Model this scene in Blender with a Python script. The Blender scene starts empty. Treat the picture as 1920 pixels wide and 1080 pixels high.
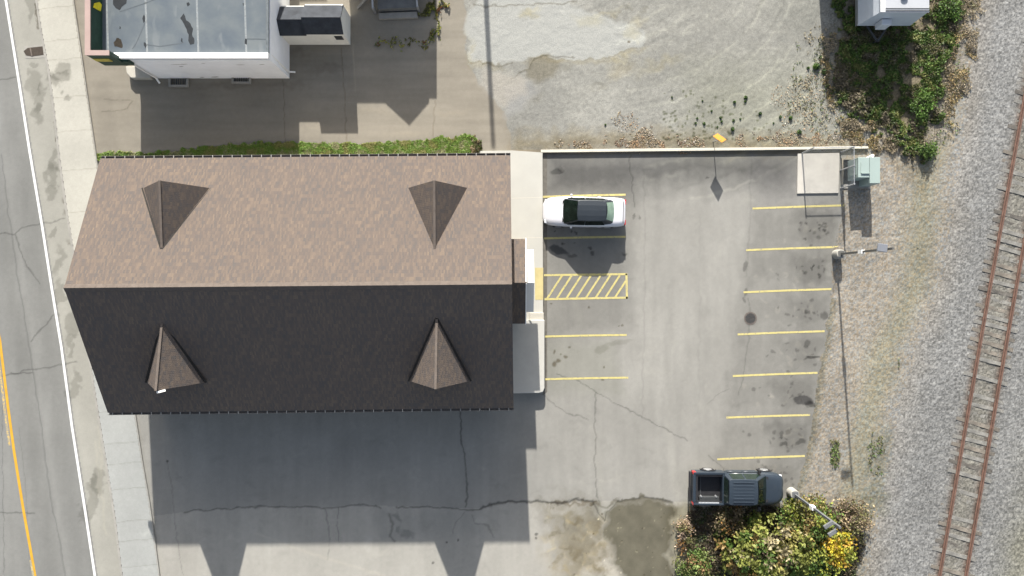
import bpy, bmesh, math, random
import numpy as np
R = math.radians
SC = bpy.context.scene
COL = SC.collection
S = 0.031            # metres on the ground for one pixel of the 1920 wide photograph
HC = 41.0            # height of the drone

# ------------------------------------------------------------------ camera, sky, sun, exposure
cam = bpy.data.cameras.new('camera'); camo = bpy.data.objects.new('camera', cam); COL.objects.link(camo)
camo.location = (0, 0, HC); camo.rotation_euler = (0, 0, 0)
cam.sensor_width = 36; cam.angle = 2 * math.atan(960 * S / HC); cam.clip_start = 0.5; cam.clip_end = 3000
SC.camera = camo
SUN_EL = R(24.2); SUN_AZ = R(4.0)      # sun stands north (picture top), 4 degrees to the west
w = bpy.data.worlds.new('World'); SC.world = w; w.use_nodes = True
nt = w.node_tree; nt.nodes.clear()
sky = nt.nodes.new('ShaderNodeTexSky'); sky.sky_type = 'NISHITA'; sky.sun_disc = False
sky.sun_elevation = SUN_EL; sky.sun_rotation = -SUN_AZ
sky.dust_density = 2.5; sky.air_density = 1.0; sky.ozone_density = 1.0
bg = nt.nodes.new('ShaderNodeBackground'); bg.inputs[1].default_value = 0.092
wo = nt.nodes.new('ShaderNodeOutputWorld')
hs_ = nt.nodes.new('ShaderNodeHueSaturation'); hs_.inputs['Saturation'].default_value = .62      # thin cloud whitens the blue
nt.links.new(sky.outputs[0], hs_.inputs['Color']); nt.links.new(hs_.outputs[0], bg.inputs[0]); nt.links.new(bg.outputs[0], wo.inputs[0])
sl = bpy.data.lights.new('sun', 'SUN'); slo = bpy.data.objects.new('sun', sl); COL.objects.link(slo)
sl.energy = 5.0; sl.angle = R(0.55); sl.color = (1.0, 0.955, 0.885)
from mathutils import Vector, Matrix
sdir = Vector((-math.sin(SUN_AZ) * math.cos(SUN_EL), math.cos(SUN_AZ) * math.cos(SUN_EL), math.sin(SUN_EL)))
slo.rotation_euler = sdir.to_track_quat('Z', 'Y').to_euler(); slo.location = sdir * 80
SC.view_settings.view_transform = 'Standard'; SC.view_settings.look = 'None'
SC.view_settings.exposure = 1.40; SC.view_settings.gamma = 1.0
try: SC.view_settings.use_curve_mapping = False
except Exception: pass
SC.cycles.max_bounces = 6

# ------------------------------------------------------------------ helpers
rng = np.random.default_rng(7); random.seed(7)
def P(px, py, z=0.0):
    k = S * (1 - z / HC)
    return ((px - 960) * k, -(py - 540) * k, z)
def G(px, py, z=0.0):            # a pixel of the ground plane, put at height z straight above
    return ((px - 960) * S, -(py - 540) * S, z)
def lin(c): return tuple(((v / 255) / 12.92 if v / 255 <= .04045 else ((v / 255 + .055) / 1.055) ** 2.4) for v in c)
KALB = 2.0
def alb(r, g, b): return tuple(v / KALB for v in lin((r, g, b)))   # real base colour behind a sunlit value in the photograph

def tag(o, label=None, cat=None, group=None, kind=None):
    if label: o['label'] = label
    if cat: o['category'] = cat
    if group: o['group'] = group
    if kind: o['kind'] = kind
    return o
def thing(name, label, cat, loc=(0, 0, 0), rz=0, group=None):
    o = bpy.data.objects.new(name, None); COL.objects.link(o); o.location = loc; o.rotation_euler = (0, 0, rz)
    o.empty_display_size = .3
    return tag(o, label, cat, group)
class MB:
    def __init__(s): s.v = []; s.f = []; s.m = []
    def add(s, vs, fs, mi=0):
        b = len(s.v); s.v += [tuple(x) for x in vs]
        for f in fs: s.f.append(tuple(b + i for i in f)); s.m.append(mi)
        return s
    def box(s, x0, x1, y0, y1, z0, z1, mi=0):
        v = [(x0, y0, z0), (x1, y0, z0), (x1, y1, z0), (x0, y1, z0), (x0, y0, z1), (x1, y0, z1), (x1, y1, z1), (x0, y1, z1)]
        return s.add(v, [(3, 2, 1, 0), (4, 5, 6, 7), (0, 1, 5, 4), (1, 2, 6, 5), (2, 3, 7, 6), (3, 0, 4, 7)], mi)
    def prism(s, pts, z0, z1, mi=0):       # pts counter-clockwise seen from above
        n = len(pts); v = [(p[0], p[1], z0) for p in pts] + [(p[0], p[1], z1) for p in pts]
        a = sum(pts[i][0] * pts[(i + 1) % n][1] - pts[(i + 1) % n][0] * pts[i][1] for i in range(n))
        f = [tuple(range(n - 1, -1, -1)), tuple(range(n, 2 * n))] + [(i, (i + 1) % n, n + (i + 1) % n, n + i) for i in range(n)]
        if a < 0: f = [tuple(reversed(x)) for x in f]
        return s.add(v, f, mi)
    def slab(s, quad, t, mi=0):            # a plate whose top is quad (any plane), thickness t straight down
        n = len(quad); v = [tuple(q) for q in quad] + [(q[0], q[1], q[2] - t) for q in quad]
        f = [tuple(range(n)), tuple(range(2 * n - 1, n - 1, -1))] + [(i, n + i, n + (i + 1) % n, (i + 1) % n) for i in range(n)]
        return s.add(v, f, mi)
    def tube(s, p, q, r0, r1=None, n=10, mi=0, cap=True):
        r1 = r0 if r1 is None else r1; p = Vector(p); q = Vector(q); d = (q - p).normalized()
        a = d.orthogonal().normalized(); b = d.cross(a); v = []
        for c, r in ((p, r0), (q, r1)):
            for i in range(n):
                t = 2 * math.pi * i / n; v.append(tuple(c + a * (r * math.cos(t)) + b * (r * math.sin(t))))
        f = [(i, (i + 1) % n, n + (i + 1) % n, n + i) for i in range(n)]
        if cap: f += [tuple(range(n - 1, -1, -1)), tuple(range(n, 2 * n))]
        return s.add(v, f, mi)
    def bar(s, p, q, wd, ht, mi=0):        # a bar of rectangular section, p and q on its centre line
        p = Vector(p); q = Vector(q); d = (q - p).normalized(); up = Vector((0, 0, 1))
        if abs(d.z) > .95: up = Vector((0, 1, 0))
        sd = d.cross(up).normalized() * wd / 2; u = sd.cross(d).normalized() * ht / 2; v = []
        for c in (p, q): v += [c - sd - u, c + sd - u, c + sd + u, c - sd + u]
        return s.add(v, [(3, 2, 1, 0), (4, 5, 6, 7), (0, 1, 5, 4), (1, 2, 6, 5), (2, 3, 7, 6), (3, 0, 4, 7)], mi)
    def build(s, name, mats, parent=None, smooth=False, bevel=0, world=True):
        off = Vector((0, 0, 0))
        if parent is not None and world:
            p = parent
            while p is not None: off = off + p.location; p = p.parent
        me = bpy.data.meshes.new(name)
        me.from_pydata([(x - off.x, y - off.y, z - off.z) for x, y, z in s.v], [], s.f)
        for m in (mats if isinstance(mats, (list, tuple)) else [mats]): me.materials.append(m)
        me.polygons.foreach_set('material_index', s.m)
        if smooth: me.polygons.foreach_set('use_smooth', [True] * len(s.f))
        me.update()
        o = bpy.data.objects.new(name, me); COL.objects.link(o)
        if parent is not None: o.parent = parent
        if bevel:
            b = o.modifiers.new('bevel', 'BEVEL'); b.width = bevel; b.segments = 2; b.limit_method = 'ANGLE'; b.angle_limit = R(35)
        return o
def copy_tree(o, parent=None):
    c = o.copy(); COL.objects.link(c); c.parent = parent
    for ch in list(o.children): copy_tree(ch, c)
    return c

# ------------------------------------------------------------------ materials
class NB:
    def __init__(s, name):
        s.m = bpy.data.materials.new(name); s.m.use_nodes = True; s.t = s.m.node_tree; s.t.nodes.clear()
        s.b = s.n('ShaderNodeBsdfPrincipled'); s.o = s.n('ShaderNodeOutputMaterial'); s.l(s.b.outputs[0], s.o.inputs[0])
    def n(s, typ, **kw):
        x = s.t.nodes.new(typ)
        for k, v in kw.items(): setattr(x, k, v)
        return x
    def l(s, a, b): s.t.links.new(a, b)
    def coords(s, kind='Object', scale=(1, 1, 1), rot=0):
        tc = s.n('ShaderNodeTexCoord'); mp = s.n('ShaderNodeMapping'); mp.inputs['Scale'].default_value = scale
        mp.inputs['Rotation'].default_value = (0, 0, rot)
        s.l(tc.outputs[kind], mp.inputs[0]); return mp.outputs[0]
    def noise(s, vec, sc, det=4, rough=.6):
        x = s.n('ShaderNodeTexNoise'); x.inputs['Scale'].default_value = sc; x.inputs['Detail'].default_value = det
        x.inputs['Roughness'].default_value = rough
        if vec is not None: s.l(vec, x.inputs['Vector'])
        return x.outputs['Fac']
    def ramp(s, fac, stops):
        x = s.n('ShaderNodeValToRGB'); e = x.color_ramp.elements
        while len(e) < len(stops): e.new(.5)
        for i, (p, c) in enumerate(stops): e[i].position = p; e[i].color = (*c, 1) if len(c) == 3 else c
        s.l(fac, x.inputs[0]); return x.outputs[0]
    def mix(s, fac, a, b, mode='MIX'):
        x = s.n('ShaderNodeMix', data_type='RGBA', blend_type=mode)
        for sock, v in ((x.inputs[0], fac), (x.inputs[6], a), (x.inputs[7], b)):
            if isinstance(v, (int, float)): sock.default_value = v
            elif isinstance(v, tuple): sock.default_value = (*v, 1) if len(v) == 3 else v
            else: s.l(v, sock)
        return x.outputs[2]
    def math(s, op, a, b=0.0):
        x = s.n('ShaderNodeMath', operation=op)
        for sock, v in ((x.inputs[0], a), (x.inputs[1], b)):
            if isinstance(v, (int, float)): sock.default_value = v
            else: s.l(v, sock)
        return x.outputs[0]
    def bump(s, h, dist, st=1.0):
        x = s.n('ShaderNodeBump'); x.inputs['Distance'].default_value = dist; x.inputs['Strength'].default_value = st
        s.l(h, x.inputs['Height']); s.l(x.outputs[0], s.b.inputs['Normal'])
    def fin(s, base=None, rough=.8, spec=.3, metal=0.0, coat=0.0):
        if base is not None:
            if isinstance(base, tuple): s.b.inputs['Base Color'].default_value = (*base, 1)
            else: s.l(base, s.b.inputs['Base Color'])
        s.b.inputs['Roughness'].default_value = rough; s.b.inputs['Specular IOR Level'].default_value = spec
        s.b.inputs['Metallic'].default_value = metal; s.b.inputs['Coat Weight'].default_value = coat
        s.b.inputs['Coat Roughness'].default_value = .05
        return s.m
def M(name, c, rough=.7, spec=.3, var=.12, sc=3.0, metal=0.0, coat=0.0, bump=0.0):
    nb = NB(name); v = nb.coords()
    f = nb.noise(v, sc, 5, .65)
    a = tuple(x * (1 - var) for x in c); b = tuple(min(1, x * (1 + var)) for x in c)
    base = nb.ramp(f, [(.3, a), (.7, b)])
    if bump: nb.bump(nb.noise(v, sc * 12, 3), bump)
    return nb.fin(base, rough, spec, metal, coat)
def ground_mat(name, fine=25.0, amt=.18, bump=.01, bsc=30.0):
    nb = NB(name); at = nb.n('ShaderNodeAttribute'); at.attribute_name = 'Col'
    v = nb.coords()
    f = nb.noise(v, fine, 4, .7)
    sp = nb.ramp(f, [(.25, (1 - amt,) * 3), (.75, (1 + amt,) * 3)])
    base = nb.mix(1.0, at.outputs['Color'], sp, 'MULTIPLY')
    nb.bump(nb.noise(v, bsc, 4, .7), bump)
    return nb.fin(base, .93, .15)
def shingle_mat(name, tan, brown, grey, cell=(.078, .18)):
    nb = NB(name); v = nb.coords()
    sep = nb.n('ShaderNodeSeparateXYZ'); nb.l(v, sep.inputs[0])
    row = nb.math('FLOOR', nb.math('DIVIDE', sep.outputs[1], cell[1]))
    sh = nb.math('MULTIPLY', row, .37)
    cx = nb.math('FLOOR', nb.math('ADD', nb.math('DIVIDE', sep.outputs[0], cell[0]), sh))
    cmb = nb.n('ShaderNodeCombineXYZ'); nb.l(cx, cmb.inputs[0]); nb.l(row, cmb.inputs[1])
    wn = nb.n('ShaderNodeTexWhiteNoise', noise_dimensions='3D'); nb.l(cmb.outputs[0], wn.inputs['Vector'])
    big = nb.noise(v, .55, 4, .6)
    # diagonal laying pattern of the shingle batches
    wv = nb.n('ShaderNodeTexWave'); wv.inputs['Scale'].default_value = .55; wv.inputs['Distortion'].default_value = 3.5
    wv.inputs['Detail'].default_value = 2; wv.inputs['Detail Scale'].default_value = 1.2
    nb.l(nb.coords(rot=R(35), scale=(1, 1.0, 1)), wv.inputs[0])
    f = nb.math('ADD', nb.math('MULTIPLY', wn.outputs['Value'], .60), nb.math('ADD', nb.math('MULTIPLY', big, .42), nb.math('MULTIPLY', wv.outputs['Fac'], .11)))
    base = nb.ramp(f, [(.15, grey), (.50, brown), (.78, tuple(.6 * a + .4 * b for a, b in zip(brown, tan))), (1.0, tan)])
    sp = nb.ramp(nb.noise(v, 45, 3, .7), [(.25, (.86,) * 3), (.75, (1.14,) * 3)])
    base = nb.mix(1.0, base, sp, 'MULTIPLY')
    fr = nb.math('FRACT', nb.math('DIVIDE', sep.outputs[1], cell[1] * .5))
    nb.bump(nb.math('ADD', fr, nb.math('MULTIPLY', wn.outputs['Value'], .6)), .012, .8)
    return nb.fin(base, .95, .12)
def leaf_mat(name):
    nb = NB(name); at = nb.n('ShaderNodeAttribute'); at.attribute_name = 'Col'
    nb.l(at.outputs['Color'], nb.b.inputs['Base Color'])
    nb.b.inputs['Roughness'].default_value = .6; nb.b.inputs['Specular IOR Level'].default_value = .3
    tr = nb.n('ShaderNodeBsdfTranslucent'); nb.l(at.outputs['Color'], tr.inputs[0])
    mx = nb.n('ShaderNodeMixShader'); mx.inputs[0].default_value = .3
    nb.l(nb.b.outputs[0], mx.inputs[1]); nb.l(tr.outputs[0], mx.inputs[2]); nb.l(mx.outputs[0], nb.o.inputs[0])
    return nb.m

m_asph = ground_mat('weathered_asphalt', 22, .12, .006, 40)
m_conc = ground_mat('concrete_paving', 14, .07, .004, 30)
m_grav = ground_mat('gravel_surface', 16, .28, .010, 20)
m_ball = ground_mat('ballast_stone', 15, .42, .012, 20)
m_soil = ground_mat('soil_surface', 12, .30, .02, 18)
m_leaf = leaf_mat('leaf')
def alr(r, g, b): return tuple(v * .50 for v in alb(r, g, b))      # the sun stands twice as high over the roof plane as over the ground
m_shing = shingle_mat('brown_shingles', alr(198, 177, 157), alr(168, 154, 145), alr(154, 148, 145))
m_conc2 = M('pale_concrete', alb(222, 217, 204), .9, .15, .10, 1.2, bump=.004)
m_conc3 = M('grey_concrete', alb(185, 182, 174), .9, .15, .14, 2.0, bump=.004)
m_white = M('white_paint', (.62, .63, .65), .6, .3, .06, 1.5)
m_wallw = M('white_wall', (.80, .81, .83), .8, .2, .07, .8)
m_siding = M('tan_siding', (.40, .35, .28), .8, .2, .06, 2)
m_trim = M('white_trim', (.75, .74, .71), .5, .3, .04, 2)
m_metal = M('galvanised_metal', (.36, .37, .38), .45, .4, .08, 3, metal=.6)
m_dark = M('dark_metal', (.035, .038, .04), .5, .4, .2, 4)
m_pole = M('pole_bronze', (.09, .09, .085), .5, .4, .1, 3)
m_glass = M('dark_window_glass', (.012, .02, .016), .06, .6, .2, 4)
m_yel = M('yellow_paint', alb(240, 226, 140), .85, .15, .18, 1.6)
m_yel2 = M('road_yellow_paint', alb(236, 186, 62), .85, .15, .16, 2.2)
m_wht = M('road_white_paint', (.56, .56, .55), .85, .15, .06, 2.0)

# ------------------------------------------------------------------ ground : one fine grid, split into its surfaces
def hsh(ix, iy, seed):
    h = (ix.astype(np.int64) * 374761393 + iy.astype(np.int64) * 668265263 + seed * 1442695041) & 0xFFFFFFFF
    h = ((h ^ (h >> 13)) * 1274126177) & 0xFFFFFFFF
    return ((h ^ (h >> 16)) & 0xFFFFFF) / float(0xFFFFFF)
def vn(x, y, seed):
    x0 = np.floor(x); y0 = np.floor(y); fx = x - x0; fy = y - y0
    fx = fx * fx * (3 - 2 * fx); fy = fy * fy * (3 - 2 * fy)
    a = hsh(x0, y0, seed); b = hsh(x0 + 1, y0, seed); c = hsh(x0, y0 + 1, seed); d = hsh(x0 + 1, y0 + 1, seed)
    return (a * (1 - fx) + b * fx) * (1 - fy) + (c * (1 - fx) + d * fx) * fy
def fbm(x, y, sc, seed, octv=4, gain=.55):          # sc = size of the largest feature (px)
    t = 0; a = 1; n = 0; s = 1.0 / sc
    for k in range(octv):
        t = t + a * vn(x * s + 17.3 * k, y * s - 9.1 * k, seed + k * 31); n += a; a *= gain; s *= 2.03
    return t / n

fine = .055
def axis(a, b, out):
    core = np.arange(a, b, fine); st = fine; lo = []; hi = []; x = 0
    while x < out:
        st *= 1.12; x += st; lo.append(core[0] - x); hi.append(core[-1] + x)
    return np.concatenate([lo[::-1], core, hi])
gx = axis(-30.6, 30.6, 60); gy = axis(-17.4, 17.4, 60)
NX, NY = len(gx), len(gy)
X, Y = np.meshgrid(gx, gy)
U = 960 + X / S; V = 540 - Y / S
N1 = fbm(U, V, 60, 1, 5); N2 = fbm(U, V, 16, 2, 4); N3 = fbm(U, V, 220, 3, 4); N4 = fbm(U, V, 5, 4, 2)
JU = U + (N2 - .5) * 14; JV = V + (fbm(U, V, 16, 9, 4) - .5) * 14          # ragged edges
SU = U + (N2 - .5) * 4; SV = V + (fbm(U, V, 16, 9, 4) - .5) * 4

def itp(pts, t):
    ys = [p[0] for p in pts]; xs = [p[1] for p in pts]
    r = np.interp(t, ys, xs)
    s0 = (xs[1] - xs[0]) / (ys[1] - ys[0]); s1 = (xs[-1] - xs[-2]) / (ys[-1] - ys[-2])
    return np.where(t < ys[0], xs[0] + (t - ys[0]) * s0, np.where(t > ys[-1], xs[-1] + (t - ys[-1]) * s1, r))
LINE = [(0, 11), (150, 35), (280, 55), (430, 80), (540, 97), (650, 115), (800, 135), (960, 160), (1080, 178)]
KERB = [(0, 71), (60, 80), (140, 95), (200, 103), (280, 112), (400, 128), (460, 138), (540, 150), (740, 181), (810, 192), (890, 205), (970, 218), (1080, 231)]
SWR = [(0, 138), (90, 151), (160, 161), (270, 177), (540, 217), (780, 254), (860, 266), (940, 280), (1040, 294), (1080, 299)]
BALL = [(0, 1838), (270, 1806), (540, 1765), (640, 1722), (760, 1690), (900, 1660), (1080, 1632)]
LOTR = [(280, 1586), (412, 1577), (490, 1563), (545, 1558), (620, 1549), (700, 1535), (800, 1521), (850, 1512), (900, 1500), (960, 1478)]
def inpoly(u, v, poly):
    r = np.zeros(u.shape, bool); n = len(poly)
    for i in range(n):
        x1, y1 = poly[i]; x2, y2 = poly[(i + 1) % n]
        if y1 == y2: continue
        c = (v > min(y1, y2)) & (v <= max(y1, y2))
        r ^= c & (u < (x2 - x1) * (v - y1) / (y2 - y1) + x1)
    return r
def sd_poly(u, v, pts, closed):
    d = np.full(u.shape, 1e9); n = len(pts)
    for i in range(n if closed else n - 1):
        x1, y1 = pts[i]; x2, y2 = pts[(i + 1) % n]; dx, dy = x2 - x1, y2 - y1
        t = np.clip(((u - x1) * dx + (v - y1) * dy) / (dx * dx + dy * dy + 1e-9), 0, 1)
        d = np.minimum(d, np.hypot(u - x1 - t * dx, v - y1 - t * dy))
    return d
def window(pts, pad):
    xs = [p[0] for p in pts]; ys = [p[1] for p in pts]
    u0 = np.searchsorted(gx, (min(xs) - pad - 960) * S); u1 = np.searchsorted(gx, (max(xs) + pad - 960) * S)
    v0 = np.searchsorted(gy, -(max(ys) + pad - 540) * S); v1 = np.searchsorted(gy, -(min(ys) - pad - 540) * S)
    return slice(max(v0, 0), v1 + 1), slice(max(u0, 0), u1 + 1)
COLR = np.zeros((NY, NX, 3)); 
def put(mask, c, a=1.0):
    c = np.array(c); mm = (mask * a)[..., None] if mask.dtype != bool else (mask.astype(float) * a)[..., None]
    COLR[:] = COLR * (1 - mm) + c * mm
def area(poly, c, a=1.0, soft=3, jit=1.0):
    w_ = window(poly, soft * 2 + 16); u = U[w_] + (JU[w_] - U[w_]) * jit; v = V[w_] + (JV[w_] - V[w_]) * jit
    d = sd_poly(u, v, poly, True); s_ = np.where(inpoly(u, v, poly), d, -d)
    k = np.clip(s_ / soft * .5 + .5, 0, 1) * a
    COLR[w_] = COLR[w_] * (1 - k[..., None]) + np.array(c) * k[..., None]
def mult(poly, f, soft=20, jit=1.5):
    w_ = window(poly, soft * 2 + 16); u = U[w_] + (JU[w_] - U[w_]) * jit; v = V[w_] + (JV[w_] - V[w_]) * jit
    d = sd_poly(u, v, poly, True); s_ = np.where(inpoly(u, v, poly), d, -d)
    k = np.clip(s_ / soft * .5 + .5, 0, 1)[..., None]
    COLR[w_] *= 1 + (np.array(f) - 1) * k
def stroke(pts, wd, f, jit=.5, fade=.0):
    w_ = window(pts, wd * 2 + 12); u = U[w_] + (JU[w_] - U[w_]) * jit; v = V[w_] + (JV[w_] - V[w_]) * jit
    d = sd_poly(u, v, pts, False); k = np.clip(1.15 - d / wd, 0, 1)
    if fade: k = k * np.clip((N1[w_] - .5 + fade) / .15, 0, 1)
    COLR[w_] *= 1 + (np.array(f) - 1) * k[..., None]
def blob(x, y, rx, ry, f, ang=0, jit=1.0, soft=.35):
    pad = max(rx, ry) * 1.6 + 10; w_ = window([(x, y)], pad)
    u = U[w_] + (JU[w_] - U[w_]) * jit - x; v = V[w_] + (JV[w_] - V[w_]) * jit - y
    c, s_ = math.cos(R(ang)), math.sin(R(ang)); a = (u * c + v * s_) / rx; b = (-u * s_ + v * c) / ry
    k = np.clip((1 - np.hypot(a, b)) / soft, 0, 1)[..., None]
    COLR[w_] *= 1 + (np.array(f) - 1) * k

line_x = itp(LINE, V); kerb_x = itp(KERB, V); swr_x = itp(SWR, V); ball_x = itp(BALL, V); lotr_x = itp(LOTR, V)
YARD = [(872, -3000), (872, 0), (880, 50), (868, 95), (895, 150), (948, 215), (962, 300), (1700, 300), (1700, -3000)]
reg_yard = inpoly(JU, JV, YARD) & (V < 281)
SOIL = [(1560, -3000), (1548, 0), (1545, 60), (1530, 110), (1555, 200), (1600, 250), (1668, 281), (1735, 300), (1768, 250), (1805, 120), (1835, 0), (1850, -3000)]
reg_soil = inpoly(JU + (fbm(U, V, 9, 52, 3) - .5) * 40, JV + (fbm(U, V, 9, 53, 3) - .5) * 40, SOIL)
DJ = (fbm(U, V, 9, 51, 3) - .5) * 16
reg_ball = JU + DJ > ball_x
reg_road = U < line_x + 5
reg_should = (~reg_road) & (U < kerb_x)
reg_walk = (U >= kerb_x) & (U < swr_x)
reg_drive = (V < 290) & (U >= swr_x) & ~reg_yard & ~reg_soil & ~reg_ball
LOWTOP = [(230, 975), (345, 960), (480, 950), (610, 952), (710, 948), (850, 954), (905, 952), (940, 942), (1010, 940), (1050, 945), (1082, 937), (1110, 941), (1160, 938), (1215, 934), (1260, 940), (1300, 941), (1500, 941)]
low_y = np.interp(U, [p[0] for p in LOWTOP], [p[1] for p in LOWTOP])
reg_bank = (JU > lotr_x) & (V >= 281) & ~reg_ball & ~reg_soil
reg_bank |= (U > 1290) & (V > 945) & ~reg_ball & (JU > 1280)
reg_bank |= (U > 1690) & (V < 300) & ~reg_ball & ~reg_soil
reg_low = (V > low_y) & (U >= swr_x) & ~reg_bank & ~reg_ball
names = ['parking_lot', 'road', 'road_shoulder', 'sidewalk', 'driveway', 'gravel_yard', 'soil', 'gravel_bank', 'rail_ballast', 'asphalt_apron']
REG = np.zeros((NY, NX), np.int8)
for i, m_ in ((4, reg_drive), (5, reg_yard), (9, reg_low), (7, reg_bank), (6, reg_soil), (8, reg_ball), (3, reg_walk), (2, reg_should), (1, reg_road)):
    REG[m_] = i
BASE = {0: (172, 170, 163), 1: (153, 153, 149), 2: (182, 180, 170), 3: (212, 209, 197), 4: (168, 161, 147), 5: (168, 167, 159), 6: (158, 149, 132), 7: (168, 161, 149), 8: (148, 148, 146), 9: (188, 185, 176)}
for i, c in BASE.items():
    COLR[REG == i] = alb(*c)
wB = np.clip((U + (N1 - .5) * 50 - ball_x) / 110 + .5, 0, 1); wB = wB * wB * (3 - 2 * wB)
for i in (7, 8):
    COLR = np.where((REG == i)[..., None], np.array(alb(*BASE[7])) * (1 - wB[..., None]) + np.array(alb(*BASE[8])) * wB[..., None], COLR)
w_ = window(SOIL, 70); d_ = sd_poly(JU[w_], JV[w_], SOIL, True); d_ = np.where(inpoly(JU[w_], JV[w_], SOIL), d_, 0)
kk = np.clip(d_ / 60 + (N2[w_] - .5) * .6, 0, 1)[..., None]; tgt = np.where((U[w_] < 1640)[..., None], np.array(alb(*BASE[5])), np.array(alb(*BASE[7])) * (1 - wB[w_][..., None]) + np.array(alb(*BASE[8])) * wB[w_][..., None])
COLR[w_] = np.where((REG[w_] == 6)[..., None], tgt * (1 - kk) + np.array(alb(138, 128, 106)) * kk, COLR[w_])
# slow mottling everywhere, stronger on loose ground
loose = np.isin(REG, (5, 6, 7, 8))
COLR *= (1 + (N3 - .5) * .22)[..., None]
COLR *= (1 + (N1 - .5) * np.where(loose, .38, .20))[..., None]
STV = fbm(U, V * .12, 13, 61, 3); STH = fbm(U * .10, V, 10, 62, 3)
COLR *= (1 + (STV - .5) * np.where(np.isin(REG, (0, 1, 9)), .16, 0) + (STH - .5) * np.where(REG == 4, .26, 0))[..., None]
COLR *= (1 + (N4 - .5) * np.where(REG == 5, .30, np.where(loose, .34, .10)))[..., None]
# stones of mixed colour
st = hsh(np.floor(U / 2.3), np.floor(V / 2.3), 77); st2 = hsh(np.floor(U / 2.3 + .5), np.floor(V / 2.3 + .4), 78)
k = np.where(REG == 8, .85, np.where(REG == 7, .6, np.where(REG == 5, .16, np.where(REG == 6, .5, 0))))
COLR *= (1 + (st - .5) * k)[..., None]
tint = np.stack([1 + (st2 - .5) * .22, np.ones_like(st2), 1 - (st2 - .5) * .28], -1)
COLR *= np.where((REG == 7)[..., None], tint, 1)
# ---- road: wheel tracks, sealed joints
for off, a in ((-22, .92), (-78, .90)):
    tr = np.exp(-((U - (line_x + off) + 6 * (N3 - .5)) / 15) ** 2)
    COLR *= np.where(((REG == 1) & True)[..., None], 1 + (a - 1) * tr[..., None], 1)
lt = np.exp(-((U - (line_x - 50)) / 6) ** 2) * (REG == 1); COLR *= 1 + .07 * lt[..., None]
lt = np.exp(-((U - (line_x + 14)) / 8) ** 2) * (REG == 2); COLR *= 1 + .05 * lt[..., None]
dk = (.78, .78, .79)
for pts in ([(3, 290), (10, 350), (16, 405), (22, 437), (30, 500), (37, 540), (46, 590), (55, 650), (62, 700), (72, 760), (80, 812), (86, 870), (100, 960), (112, 1010), (122, 1080)],):
    stroke(pts, 1.6, (.72, .72, .73), .35)
for pts in ([(-20, 436), (12, 437), (25, 441), (33, 432), (42, 426), (58, 422), (75, 420), (96, 416), (122, 409)],
            [(-20, 707), (10, 704), (30, 700), (45, 695), (62, 696), (80, 690), (100, 687), (118, 683), (146, 677)],
            [(28, 442), (50, 500), (75, 530)], [(58, 640), (80, 612), (100, 590)], [(-20, 152), (12, 148), (30, 142)], [(-20, 964), (30, 961), (64, 961)], [(20, 700), (44, 699), (60, 702)]):
    stroke(pts, 1.7, (.60, .60, .60), .6)
stroke([(3, 700), (8, 1080)], 1.3, (.7, .7, .7), .5); stroke([(36, 800), (46, 900), (58, 1080)], 1.2, (.82, .82, .82), .4)
# shoulder: damp stains along the gutter
for b in ((66, 155, 17, 30), (75, 185, 12, 30), (68, 215, 14, 22), (100, 300, 10, 24), (95, 330, 11, 30), (96, 362, 11, 14), (101, 435, 10, 11), (112, 490, 12, 34), (110, 560, 9, 40), (140, 600, 14, 40), (140, 720, 12, 38), (135, 650, 8, 25), (60, 10, 12, 34), (65, 118, 12, 8), (170, 940, 14, 60), (185, 900, 16, 30)):
    blob(*b, (.74, .74, .73), 8, 2.4, .30)
for pts in ([(185, 800), (192, 870), (190, 920), (200, 1000)], [(180, 830), (186, 880), (184, 930)]): stroke(pts, 3, (1.08, 1.07, 1.04), .8)
stroke([(a[1] - 3, a[0]) for a in KERB if a[0] < 480], 2.0, (.62, .60, .57), .8, .05)
for y0, y1, wd in ((5, 60, 2.4), (330, 390, 3.0), (395, 460, 3.6), (250, 330, 1.6)):
    stroke([(float(itp(KERB, np.array(float(t)))) - 5.5, t) for t in range(y0, y1, 12)], wd, (.33, .30, .26), .9, .12)
# sidewalk joints, damp patches, greyer lower run
lowwalk = (REG == 3) * np.clip((V - 560) / 160, 0, 1); COLR *= 1 + (np.array(alb(197, 197, 192)) / np.array(alb(218, 213, 200)) - 1) * lowwalk[..., None]
for yj in (15, 76, 112, 182, 246, 318, 396, 470, 545, 620, 700, 770, 830, 868, 915, 975, 1012, 1060, -60, -140, 1130):
    yy = float(yj); a = float(itp(KERB, np.array(yy))); b = float(itp(SWR, np.array(yy)))
    stroke([(a + 2, yy + 3), (b, yy - 3)], 1.0, (.80, .79, .77), .25)
for b in ((122, 130, 15, 14), (103, 150, 14, 16), (116, 145, 20, 9), (127, 188, 8, 5), (117, 172, 5, 5)): blob(*b, (.66, .66, .65), -20, 2.0, .4)
# driveway: lighter and darker lanes, cracks
mult([(178, 150), (205, 150), (225, 285), (185, 285)], (.90, .90, .90), 6, .4)
for pts in ([(640, 90), (645, 170), (650, 275)], [(530, 150), (535, 275)], [(815, 190), (812, 270)], [(195, 185), (250, 190), (238, 205), (190, 210)]): stroke(pts, 1.2, (.72, .70, .68), .5)
for x, y in ((700, 210), (760, 250), (600, 240), (850, 210)): blob(x, y, 50, 7, (1.06, 1.05, 1.03), -4, 2, .8)
for b in ((560, 100, 30, 10), (540, 160, 60, 8), (420, 160, 90, 10), (620, 130, 60, 10)): blob(*b, (.84, .83, .82), -3, 2, .8)
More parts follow.
